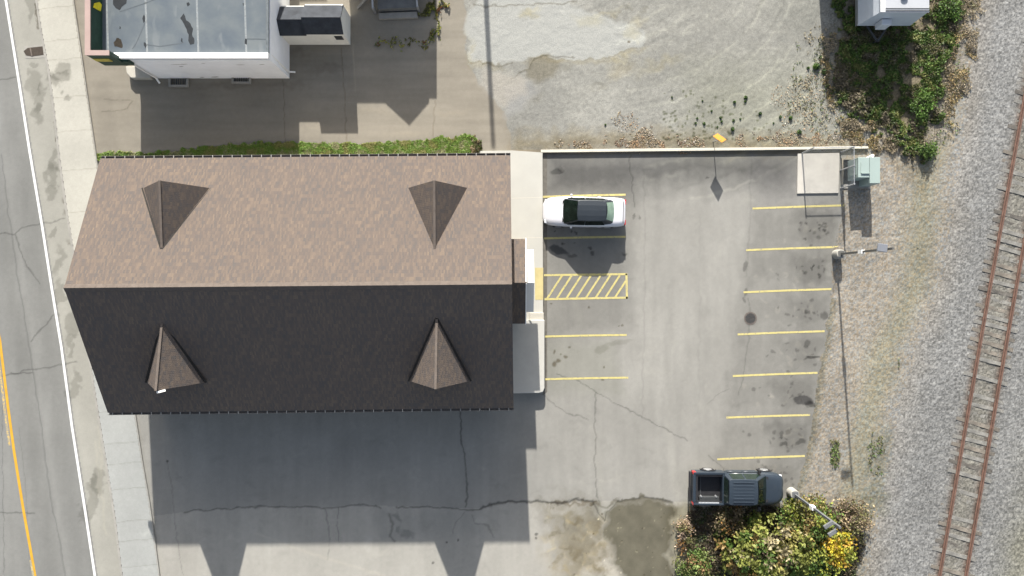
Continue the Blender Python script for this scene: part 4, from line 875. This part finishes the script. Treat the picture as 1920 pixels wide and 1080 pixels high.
def wheel(root, x, y, r, wd, sgn):
    mb = MB(); mb.tube((x, y, r), (x, y + sgn * wd, r), r, n=22); t = mb.build('wheel', M('tyre_rubber', (.02, .02, .021), .9, .2, .2, 6), root, smooth=False, bevel=.03, world=False)
    mb = MB(); mb.tube((x, y + sgn * wd * .9, r), (x, y + sgn * (wd + .012), r), r * .66, r * .60, n=18); mb.build('rim', M('alloy_rim', (.32, .33, .34), .35, .5, .1, 4, metal=.6), t, world=False)
def poly(pts, t=.012):
    mb = MB(); pts = [V3(p) for p in pts]; n = (pts[1] - pts[0]).cross(pts[2] - pts[0]).normalized() * t
    k_ = len(pts); mb.add([p + n for p in pts] + [p - n * .2 for p in pts], [tuple(range(k_)), tuple(range(2 * k_ - 1, k_ - 1, -1))] + [(i, k_ + i, k_ + (i + 1) % k_, (i + 1) % k_) for i in range(k_)]); return mb
m_carw = M('white_car_paint', (.50, .50, .52), .35, .4, .03, 1, coat=.4); m_carb = M('black_car_roof', (.022, .027, .033), .35, .35, .06, 1.5, coat=.15)
m_carg = M('green_tinted_glass', (.005, .009, .007), .05, .30, .6, 2.6); m_rear = M('sky_toned_green_rear_glass', (.17, .24, .19), .12, .6, .25, 2.5)  # rear glass: sky reflection and light shelf put into the pale green
m_blackp = M('black_plastic', (.018, .018, .02), .6, .3, .2, 5); m_red = M('red_lamp', (.35, .02, .02), .25, .5, .1, 5); m_lamp = M('clear_lamp', (.55, .57, .6), .15, .6, .1, 5)
car = thing('sedan_car', 'white sedan with black roof parked nose to the concrete walk', 'car', (4.12, 4.35, 0), math.pi - R(1))
sed = [(-2.36, .62, .34, .68, .02), (-2.33, .70, .28, .88, .02), (-2.2, .77, .24, .965, .02), (-1.9, .82, .22, .985, .02), (-1.4, .845, .20, .955, .02), (-.8, .855, .19, .93, .02), (0, .86, .19, .91, .02), (.6, .86, .19, .90, .03), (1.1, .85, .20, .885, .05), (1.6, .83, .22, .83, .06), (2.0, .77, .24, .76, .06), (2.20, .66, .26, .68, .04), (2.31, .52, .30, .60, .02), (2.36, .42, .36, .54, .01)]
loft(sed, PROF).build('body', m_carw, car, smooth=True, world=False)
gh_b = [(1.17, .70), (.9, .765), (0, .775), (-1.2, .755), (-1.55, .71), (-1.70, .62)]; gh_t = [(.42, .54), (.30, .575), (-.2, .59), (-.9, .575), (-1.1, .555), (-1.17, .53)]
shell = MB(); zb_, zt_ = .90, 1.40; v = []
for (xb, yb_), (xt, yt_) in zip(gh_b, gh_t):
    v += [(xb, yb_, zb_), (xt, yt_, zt_), (xt, yt_ * .5, zt_ + .045), (xt, 0, zt_ + .055), (xt, -yt_ * .5, zt_ + .045), (xt, -yt_, zt_), (xb, -yb_, zb_)]
n = 7; f = []
for i in range(5): f += [(i * n + k_, (i + 1) * n + k_, (i + 1) * n + k_ + 1, i * n + k_ + 1) for k_ in range(6)]
f += [(0, 1, 2, 3, 4, 5, 6), tuple(5 * n + k_ for k_ in (6, 5, 4, 3, 2, 1, 0))]
shell.add(v, f); shell.build('roof', m_carb, car, world=False, bevel=.02)
def crv(xb, xt, yb_, yt_, dxe, zlo, zhi, m_, nm, sgn):
    mb = MB(); v = []; k_ = 8
    for j in range(4):
        t = j / 3
        for i in range(k_ + 1):
            s_ = -1 + 2 * i / k_; x = xb + (xt - xb) * t - sgn * dxe * s_ * s_; v.append((x + sgn * .02, s_ * (yb_ + (yt_ - yb_) * t), zlo + (zhi - zlo) * t + .03 * t * (1 - s_ * s_) + .02))
    fs = [(j * (k_ + 1) + i, j * (k_ + 1) + i + 1, (j + 1) * (k_ + 1) + i + 1, (j + 1) * (k_ + 1) + i) for j in range(3) for i in range(k_)]
    if sgn < 0: fs = [tuple(reversed(q)) for q in fs]
    mb.add(v, fs); return mb.build(nm, m_, car, smooth=True, world=False)
crv(1.21, .46, .68, .53, .06, .90, 1.41, m_carg, 'windshield', 1)
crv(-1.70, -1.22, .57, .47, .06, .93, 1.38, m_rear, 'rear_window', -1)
for s_ in (1, -1):
    for xs in (((.98, .77), (.02, .785), (.02, .605), (.36, .590)), ((-.04, .785), (-1.15, .768), (-.95, .59), (-.04, .605))):
        pts = [(xs[0][0], s_ * xs[0][1], .935), (xs[1][0], s_ * xs[1][1], .935), (xs[2][0], s_ * xs[2][1], 1.36), (xs[3][0], s_ * xs[3][1], 1.36)]
        if s_ > 0: pts = pts[::-1]
        poly(pts, .006).build('side_window', m_carg, car, world=False)
    mb = MB(); mb.box(.70, .82, min(s_ * .86, s_ * .98), max(s_ * .86, s_ * .98), .90, 1.00); mb.build('mirror', m_carw, car, world=False, bevel=.03)
    mb = MB(); mb.box(2.06, 2.26, min(s_ * .44, s_ * .68), max(s_ * .44, s_ * .68), .58, .705); mb.build('headlight', m_lamp, car, world=False, bevel=.03)
    mb = MB(); mb.box(-2.36, -2.27, min(s_ * .42, s_ * .72), max(s_ * .42, s_ * .72), .66, .90); mb.build('taillight', m_red, car, world=False, bevel=.02)
    for xh in (.15, -.85):
        mb = MB(); mb.box(xh - .1, xh + .1, min(s_ * .86, s_ * .885), max(s_ * .86, s_ * .885), .76, .79); mb.build('door_handle', m_carw, car, world=False)
    for xx in (1.45, -1.40): wheel(car, xx, s_ * .66, .32, .19, s_)
mb = MB(); mb.bar((-2.19, -.62, .985), (-2.19, .62, .985), .035, .012); mb.build('trunk_seam', m_blackp, car, world=False)
mb = MB(); mb.bar((1.22, -.62, .905), (1.22, .62, .905), .07, .02); mb.build('cowl', m_blackp, car, world=False)
mb = MB(); mb.box(2.30, 2.365, -.42, .42, .38, .52); mb.build('grille', m_blackp, car, world=False)
mb = MB(); mb.bar((1.10, .35, .985), (.66, .05, 1.28), .02, .015); mb.bar((1.10, -.25, .985), (.70, -.55, 1.22), .02, .015); mb.build('wiper', m_blackp, car, world=False)

trk = thing('pickup_truck', 'dark blue-grey pickup truck with open bed parked beside the yellow shrubs', 'pickup truck', (12.87, -11.38, 0), R(-.5))
m_tp = M('slate_blue_paint', (.020, .028, .038), .33, .4, .06, 1, coat=.3)
fr_ = [(-.82, .93, .42, 1.10, .0), (0, .94, .40, 1.10, .0), (.9, .94, .40, 1.10, .02), (1.5, .93, .40, 1.10, .05), (1.95, .90, .42, 1.07, .07), (2.25, .83, .44, 1.02, .06), (2.44, .71, .46, .95, .04), (2.54, .57, .48, .88, .02), (2.58, .46, .52, .82, .01)]
loft(fr_, PROF).build('body', m_tp, trk, smooth=True, world=False)
bed = MB(); bz0, bz1 = .48, 1.10
bed.box(-2.60, -.83, .80, .93, bz0, bz1); bed.box(-2.60, -.83, -.93, -.80, bz0, bz1); bed.box(-.96, -.83, -.80, .80, bz0, bz1); bed.box(-2.60, -.96, -.80, .80, bz0, .62, 1)
bo = bed.build('bed', [m_tp, m_blackp], trk, world=False, bevel=.02)
mb = MB(); mb.box(-2.62, -2.46, -.80, .80, .60, 1.09); tg = mb.build('tailgate', m_tp, bo, world=False, bevel=.03)
mb = MB(); mb.box(-2.64, -2.62, -.12, .12, .85, .93); mb.build('handle', m_blackp, tg, world=False)
mb = MB()
for s_ in (1, -1): mb.box(-2.44, -.97, min(s_ * .80, s_ * .70), max(s_ * .80, s_ * .70), 1.03, 1.06)
mb.box(-2.44, -2.36, -.7, .7, 1.0, 1.05); mb.build('bed_liner', m_blackp, bo, world=False)
mb = MB(); mb.box(-2.20, -1.08, -.78, -.52, .62, .86); mb.build('bed_step', m_dark, bo, world=False, bevel=.02)
mb = MB(); mb.bar((-2.3, -.79, 1.085), (-1.15, -.79, 1.085), .07, .04); mb.build('chrome_rail', M('bright_chrome', (.6, .62, .63), .25, .5, .05, 3, metal=.6), bo, world=False)
mb = MB(); mb.bar((-2.1, -.45, .64), (-2.1, .55, .64), .06, .05); mb.build('tie_bar', m_dark, bo, world=False)
for xx in (-2.1, -1.25): mb = MB(); mb.tube((xx, -.5, .7), (xx, -.5, .90), .05, .04, 10); mb.build('tie_down', m_metal, bo, world=False)
gb = [(1.48, .80), (1.1, .86), (0, .87), (-.70, .86), (-.86, .80)]; gt = [(.80, .66), (.65, .71), (0, .73), (-.65, .715), (-.78, .68)]; v = []
for (xb, yb_), (xt, yt_) in zip(gb, gt):
    v += [(xb, yb_, 1.09), (xt, yt_, 1.74), (xt, yt_ * .5, 1.785), (xt, 0, 1.795), (xt, -yt_ * .5, 1.785), (xt, -yt_, 1.74), (xb, -yb_, 1.09)]
f = []
for i in range(4): f += [(i * n + k_, (i + 1) * n + k_, (i + 1) * n + k_ + 1, i * n + k_ + 1) for k_ in range(6)]
f += [(0, 1, 2, 3, 4, 5, 6), tuple(4 * n + k_ for k_ in (6, 5, 4, 3, 2, 1, 0))]
mb = MB(); mb.add(v, f); cabo = mb.build('cab', m_tp, trk, world=False, bevel=.03)
mb = MB()
for k_ in range(7): y_ = -.54 + k_ * .18; mb.bar((-.55, y_, 1.785), (.60, y_, 1.785), .06, .03)
mb.build('roof_rib', m_tp, cabo, world=False, bevel=.012)
_c = car; car = trk
crv(1.52, .86, .76, .64, .06, 1.09, 1.73, m_carg, 'windshield', 1); crv(-.885, -.80, .72, .62, .0, 1.16, 1.68, m_glass, 'rear_window', -1)
car = _c
for s_ in (1, -1):
    for xs in (((1.18, .868), (.18, .885), (.18, .735), (.68, .725)), ((.10, .885), (-.62, .878), (-.58, .73), (.10, .738))):
        pts = [(xs[0][0], s_ * xs[0][1], 1.13), (xs[1][0], s_ * xs[1][1], 1.13), (xs[2][0], s_ * xs[2][1], 1.70), (xs[3][0], s_ * xs[3][1], 1.70)]
        if s_ > 0: pts = pts[::-1]
        poly(pts, .006).build('side_window', m_glass, cabo, world=False)
    for xd in (.62, -.25):
        mb = MB(); mb.box(xd - .42, xd + .42, min(s_ * .94, s_ * .95), max(s_ * .94, s_ * .95), .55, 1.05); dd = mb.build('door', m_tp, trk, world=False, bevel=.01); mb = MB(); mb.box(xd - .32, xd - .14, min(s_ * .95, s_ * .975), max(s_ * .95, s_ * .975), .92, .96); mb.build('handle', M('chrome_handle', (.6, .6, .62), .2, .5, .05, 3, metal=.8), dd, world=False)
    mb = MB(); mb.box(1.0, 1.16, min(s_ * .94, s_ * 1.14), max(s_ * .94, s_ * 1.14), 1.08, 1.30); mb.build('mirror', m_blackp, trk, world=False, bevel=.03)
    mb = MB(); mb.box(-2.63, -2.45, min(s_ * .80, s_ * .945), max(s_ * .80, s_ * .945), .72, 1.06); mb.build('taillight', m_red, trk, world=False, bevel=.02)
    mb = MB(); mb.box(2.26, 2.46, min(s_ * .60, s_ * .78), max(s_ * .60, s_ * .78), .74, .91); mb.build('headlight', m_lamp, trk, world=False, bevel=.03)
    for xx in (1.62, -1.62):
        wheel(trk, xx, s_ * .71, .38, .23, s_)
        mb = MB(); v = []; 
        for a in range(0, 181, 20): v += [(xx + .46 * math.cos(R(a)), s_ * .93, .40 + .46 * math.sin(R(a))), (xx + .46 * math.cos(R(a)), s_ * .985, .40 + .46 * math.sin(R(a)))]
        mb.add(v, [(2 * i, 2 * i + 1, 2 * i + 3, 2 * i + 2) for i in range(9)]); mb.build('wheel_arch', m_blackp, trk, world=False)
mb = MB(); mb.box(-2.74, -2.64, -.86, .86, .48, .66); mb.build('rear_bumper', m_blackp, trk, world=False, bevel=.03)
mb = MB(); mb.box(2.44, 2.62, -.58, .58, .46, .64); mb.build('front_bumper', m_blackp, trk, world=False, bevel=.04)
mb = MB(); mb.bar((1.55, -.72, 1.125), (1.55, .72, 1.125), .12, .02); mb.build('cowl', m_blackp, trk, world=False)

# ------------------------------------------------------------------ plants
def leaf_object(name, C_, size, colr, seed, tilt=1.0, elong=1.7, parent=None, mat=m_leaf):
    r0 = np.random.default_rng(seed); n = len(C_); C_ = np.asarray(C_, float); size = np.broadcast_to(size, (n,))
    nrm = r0.normal(size=(n, 3)) * tilt; nrm[:, 2] = np.abs(nrm[:, 2]) + .55; nrm /= np.linalg.norm(nrm, axis=1)[:, None]
    a = np.cross(nrm, r0.normal(size=(n, 3))); a /= np.linalg.norm(a, axis=1)[:, None]; b = np.cross(nrm, a)
    a = a * (size * elong / 2)[:, None]; b = b * (size / 2)[:, None]
    bend = nrm * (size * .18)[:, None]
    vv = np.stack([C_ - a, C_ - b * .9 + bend, C_ + a, C_ + b * .9 + bend], 1).reshape(-1, 3)
    off = V3((0, 0, 0)); p = parent
    while p is not None: off = off + p.location; p = p.parent
    vv = vv - np.array(off)
    me = bpy.data.meshes.new(name); me.vertices.add(4 * n); me.vertices.foreach_set('co', vv.astype(np.float32).ravel())
    me.loops.add(4 * n); me.loops.foreach_set('vertex_index', np.arange(4 * n, dtype=np.int32)); me.polygons.add(n)
    me.polygons.foreach_set('loop_start', np.arange(0, 4 * n, 4, dtype=np.int32)); me.polygons.foreach_set('loop_total', np.full(n, 4, np.int32)); me.update(calc_edges=True)
    ca = me.color_attributes.new('Col', 'FLOAT_COLOR', 'POINT'); cc = np.concatenate([np.repeat(np.clip(colr, .003, .8), 4, 0), np.ones((4 * n, 1))], 1); ca.data.foreach_set('color', cc.astype(np.float32).ravel())
    me.materials.append(mat); o = bpy.data.objects.new(name, me); COL.objects.link(o); o.parent = parent
    return o
def pal(n, cols, wts, seed, var=.25):
    r0 = np.random.default_rng(seed); cols = np.array(cols); k_ = r0.choice(len(cols), n, p=np.array(wts) / sum(wts)); return cols[k_] * (1 + r0.normal(size=(n, 1)) * var)
GRN, DGR, YGR, YEL, OLV, TAN, BRN, ORG, PNK = (.075, .13, .025), (.035, .07, .018), (.19, .21, .035), (.38, .30, .02), (.11, .11, .04), (.27, .21, .12), (.10, .075, .045), (.30, .16, .05), (.36, .27, .20)
def shrub(label, cx, cy, rxp, ryp, h, nclump, per, size, cols, wts, seed, group=None, name='shrub', clump_r=.24, stems=7, shell=.75):
    r0 = np.random.default_rng(seed); base = V3(G(cx, cy)); o = thing(name, label, 'shrub', base, 0, group)
    ccs = []
    while len(ccs) < nclump:
        p = r0.uniform(-1, 1, 3); p[2] = r0.uniform(.08, 1); q = math.hypot(p[0], p[1]); top = math.sqrt(max(0, 1 - q * q))
        if q < 1 and p[2] < top + .1 and p[2] > top * shell * r0.random(): ccs.append(p)
    ccs = np.array(ccs); ctr = np.stack([base.x + ccs[:, 0] * rxp * S, base.y + ccs[:, 1] * ryp * S, .1 + ccs[:, 2] * h], 1)
    ccol = pal(nclump, cols, wts, seed + 1, .18); L = []; K = []
    for c_, cl in zip(ctr, ccol):
        m_ = int(per * r0.uniform(.5, 1.4)); L.append(c_ + r0.normal(size=(m_, 3)) * clump_r * np.array((1, 1, .55))); K.append(cl * (1 + r0.normal(size=(m_, 1)) * .16))
    L = np.concatenate(L); L[:, 2] = np.maximum(L[:, 2], .05); K = np.concatenate(K)
    leaf_object('foliage', L, r0.uniform(.7, 1.35, len(L)) * size, K, seed + 2, 1.0, 1.6, o)
    mb = MB()
    for c_ in ctr[r0.choice(nclump, min(nclump, stems * 4), False)]:
        b = base + V3((r0.normal() * .25 * rxp * S, r0.normal() * .25 * ryp * S, 0)); m1 = b.lerp(V3(c_), .55) + V3((r0.normal() * .1, r0.normal() * .1, .15)); mb.tube(b, m1, .026, .016, 6, 0, False); mb.tube(m1, c_, .016, .006, 6, 0, False)
    mb.build('stems', M('twig_%d' % seed, (.13, .10, .075), .9, .1, .2, 8), o); return o
shrub('large sprawling yellow-green shrub below the pickup truck', 1432, 1018, 100, 62, 2.1, 130, 46, .135, [(.165, .18, .04), (.10, .13, .028), (.24, .22, .07), (.25, .17, .06), GRN, (.30, .26, .15)], [5, 3, 3, 1.5, 2, 1.5], 11, 'shrubs at the lot corner', 'shrub', .17)
shrub('yellow-green shrub growing under the twin-headed light pole', 1502, 968, 50, 40, 1.5, 52, 56, .105, [YGR, (.26, .24, .06), GRN, OLV, (.24, .19, .07)], [4, 3, 3, 2, 2], 12, 'shrubs at the lot corner')
shrub('bright yellow autumn shrub at the edge of the railway gravel', 1553, 1022, 34, 34, 1.6, 30, 60, .12, [YEL, (.40, .34, .03), (.32, .20, .03), YGR, OLV], [4, 2, 2, 3, 1], 13, 'shrubs at the lot corner')
shrub('green leafy shrub between the yellow ones at the lower edge', 1512, 1045, 46, 48, 1.5, 58, 60, .11, [GRN, YGR, DGR, OLV], [4, 3, 3, 1], 14, 'shrubs at the lot corner')
shrub('dry brown shrub beside the light pole and ballast', 1580, 972, 42, 42, .9, 54, 60, .075, [BRN, (.16, .12, .085), OLV, TAN], [4, 3, 2, 2], 15, 'shrubs at the lot corner', 'dry_shrub', .22)
shrub('olive withered shrub in the shade of the pickup truck', 1362, 972, 36, 26, .9, 36, 50, .075, [OLV, BRN, TAN, ORG], [3, 3, 1, 1], 16, 'shrubs at the lot corner', 'dry_shrub', .2)
shrub('low green and orange bush at the bottom edge beside the muddy hollow', 1300, 1058, 34, 30, .8, 44, 60, .085, [GRN, OLV, (.13, .17, .05), (.24, .15, .07)], [4, 3, 3, 1], 17, 'shrubs at the lot corner', 'low_bush', .2)
shrub('small pale dead bush beside the muddy hollow', 1281, 1000, 13, 32, .45, 20, 60, .07, [TAN, PNK, ORG, OLV], [3, 2, 2, 1], 18, 'shrubs at the lot corner', 'dead_bush', .14)
# ground cover of weeds under and around the shrubs, and over the soil at the top right
def scatter(name, polys, n, size, cols, wts, seed, hgt, tilt=1.0, el=2.6, dens=None, jit=40):
    r0 = np.random.default_rng(seed); Ps = []
    for poly_, wt in polys:
        xs = [p[0] for p in poly_]; ys_ = [p[1] for p in poly_]; m_ = int(n * wt); u = r0.uniform(min(xs) - 8, max(xs) + 8, m_ * 2); v_ = r0.uniform(min(ys_) - 8, max(ys_) + 8, m_ * 2)
        ju = u + (fbm(u, v_, 22, seed, 3) - .5) * jit; jv = v_ + (fbm(u, v_, 9, seed + 5, 3) - .5) * jit; kk = inpoly(ju, jv, poly_) & (fbm(u, v_, 30, seed + 9, 3) > (.0 if dens is None else dens)); Ps.append(np.stack([u[kk], v_[kk]], 1)[:m_])
    Ps = np.concatenate(Ps); hh = fbm(Ps[:, 0], Ps[:, 1], 26, seed + 3, 3); zz = r0.random(len(Ps)) * hgt * np.clip((hh - .2) * 2, .1, 1.4) + .015
    C_ = np.stack([(Ps[:, 0] - 960) * S, -(Ps[:, 1] - 540) * S, zz], 1)
    cl = hh = fbm(Ps[:, 0], Ps[:, 1], 18, seed + 13, 3); r1 = np.clip((cl - .30) / .4 + r0.normal(size=len(cl)) * .16, 0, .999); cw = np.cumsum(wts) / sum(wts); kk = np.searchsorted(cw, r1); K = np.array(cols)[kk] * (1 + r0.normal(size=(len(kk), 1)) * .22)
    return tag(leaf_object(name, C_, r0.uniform(.6, 1.5, len(C_)) * size, K, seed, tilt, el), kind='stuff')
GR1 = [(180, 300), (180, 288), (210, 284), (262, 286), (330, 284), (370, 276), (400, 272), (470, 268), (560, 266), (640, 270), (730, 266), (800, 264), (830, 258), (880, 256), (893, 262), (892, 296)]
scatter('grass_verge', [(GR1, 1.0)], 60000, .034, [(.24, .24, .08), (.17, .23, .045), (.14, .24, .04), (.19, .27, .06), (.28, .28, .14)], [1.5, 2, 3, 2, 1], 21, .09, .5, 3.2, None, 14)
scatter('grass_tuft', [([(880, 262), (900, 262), (900, 284), (885, 292)], 1.0)], 900, .06, [TAN, OLV, BRN, GRN], [3, 2, 2, 1], 22, .2)
WD = [(1555, -30), (1612, 30), (1625, 48), (1705, 48), (1745, 15), (1748, -30), (1800, -30), (1790, 60), (1768, 140), (1755, 210), (1742, 290), (1720, 300), (1690, 262), (1625, 235), (1575, 190), (1560, 120), (1572, 60)]
scatter('weeds', [(WD, 1.0)], 46000, .058, [(.14, .12, .08), OLV, (.06, .08, .03), GRN, (.07, .13, .02), (.10, .14, .03), (.15, .16, .05)], [1.6, 3, 2.5, 3, 2.0, 1.0, .5], 23, .26, .9, 2.2, .33, 70)
scatter('dry_weeds', [([(1790, -20), (1838, -20), (1832, 100), (1800, 190), (1770, 240), (1765, 150), (1785, 60)], .5), ([(1560, 220), (1620, 225), (1680, 255), (1700, 285), (1640, 282), (1580, 262)], .4), ([(1535, 60), (1560, 70), (1560, 200), (1540, 190)], .15)], 12000, .042, [(.30, .25, .17), (.22, .18, .12), OLV, (.27, .19, .09), TAN, (.32, .25, .11)], [3, 3, 2, 2, 2, 1.2], 24, .28, 1.2, 2.6, .40)
scatter('undergrowth', [([(1300, 948), (1480, 948), (1500, 940), (1560, 945), (1615, 955), (1618, 1000), (1605, 1100), (1282, 1100), (1290, 1000)], 1.0)], 24000, .06, [(.06, .045, .03), (.07, .07, .03), (.10, .08, .05), (.18, .14, .09), (.05, .08, .02), (.04, .05, .02)], [3, 3, 3, 1.5, 2, 2], 25, .30, 1.1, 2.4)  # leaf colours darkened to paint shade into the gaps between the shrubs
scatter('dead_leaves', [([(1040, 270), (1100, 264), (1180, 262), (1250, 258), (1320, 266), (1320, 279), (1040, 281)], .5), ([(1380, 258), (1480, 250), (1600, 256), (1640, 274), (1380, 275)], .36), ([(1188, 246), (1225, 242), (1232, 262), (1180, 268)], .10), ([(1150, 222), (1190, 205), (1200, 240), (1160, 250)], .04), ([(1440, 170), (1560, 120), (1580, 230), (1470, 250)], .12)], 6500, .042, [(.34, .22, .12), PNK, (.33, .27, .19), TAN, (.45, .41, .36), (.22, .15, .10)], [1.4, 2, 3, 3, 2, 1], 26, .02, .45, 1.5, .36)
scatter('sparse_weeds', [([(1500, 60), (1570, 40), (1580, 150), (1600, 240), (1540, 262), (1480, 200)], .5), ([(1740, 0), (1830, -20), (1800, 160), (1780, 290), (1720, 300), (1740, 200)], .6)], 3200, .045, [OLV, GRN, (.22, .19, .11), (.30, .25, .16)], [2, 2, 3, 2], 29, .10, .8, 2.6, .44, 60)
scatter('crack_weeds', [([(783, 38), (800, 8), (832, 6), (850, 12), (830, 20), (800, 30)], .5), ([(705, 82), (735, 76), (790, 78), (815, 65), (822, 55), (826, 72), (795, 86), (715, 90)], .28), ([(815, 36), (828, 48), (834, 70), (825, 68)], .12)], 3600, .06, [OLV, YGR, (.28, .26, .06), GRN, (.16, .07, .03)], [3, 2, 2, 2, .7], 27, .22, 1.0, 2.2, .36)
scatter('bank_weeds', [([(1565, 820), (1582, 825), (1578, 880), (1562, 880)], .5), ([(1640, 810), (1662, 815), (1650, 930), (1625, 930)], .5), ([(1685, 640), (1692, 650), (1686, 690), (1680, 680)], .2), ([(1720, 445), (1730, 450), (1730, 462), (1722, 460)], .1)], 1100, .05, [OLV, GRN, (.12, .15, .05)], [3, 2, 2], 28, .1, 1.0, 2.2, .45)
# single weed tufts in the gravel yard
def tuft(name, seed, r, cols):
    r0 = np.random.default_rng(seed); n_ = 90; a = r0.uniform(0, 6.283, n_); q = r * np.sqrt(r0.random(n_)); C_ = np.stack([q * np.cos(a), q * np.sin(a), r0.uniform(.02, .28, n_) * (1 - q / r * .6)], 1)
    return leaf_object(name, C_, r0.uniform(.04, .10, n_), pal(n_, cols, [1] * len(cols), seed), seed, .9, 2.0)
TP = [tuft('weed_tuft', 40 + i, .16, [GRN, DGR, (.05, .085, .03)]) for i in range(3)]
spots = [(1377, 192, 1.0), (1398, 183, 1.2), (1397, 190, .9), (1373, 242, 1.3), (1425, 213, 1.1), (1351, 221, .9), (1353, 228, .8), (1375, 226, .9), (1304, 231, .8), (1307, 222, .7), (1320, 232, 1.0), (1317, 189, .6), (1334, 208, .7), (1388, 223, .7), (1463, 220, 1.0), (1482, 222, 1.3), (1498, 248, 1.5), (1450, 231, .6), (1345, 238, .6), (1135, 234, .7), (1260, 182, .6), (1530, 125, 2.2), (1545, 135, 1.8), (1538, 108, 1.2), (1515, 128, 1.0)]
used = set()
for i, (x, y_, s_) in enumerate(spots):
    k_ = i % 3; o = TP[k_] if k_ not in used else TP[k_].copy()
    if k_ in used: COL.objects.link(o)
    used.add(k_); o.location = G(x, y_); o.scale = (s_ * .5,) * 3; o.rotation_euler = (0, 0, i * 1.3); tag(o, 'small dark green weed tuft growing in the gravel yard', 'weed', 'weed tufts in the gravel yard')
# bigger green weeds
for i, (x, y_, rx_, ry_, lab) in enumerate(((1733, 282, 13, 14, 'bright green leafy weed at the south tip of the weed patch'), (1775, 20, 22, 22, 'bright green bush beside the white trailer'), (1725, 200, 22, 26, 'light green leafy weed near the middle of the weed patch'))):
    shrub(lab, x, y_, rx_, ry_, 0.45, 14, 60, .075, [(.08, .15, .025), GRN, (.10, .16, .035), DGR], [3, 3, 1, 2], 60 + i, 'green weeds in the patch', 'leafy_weed', .16)
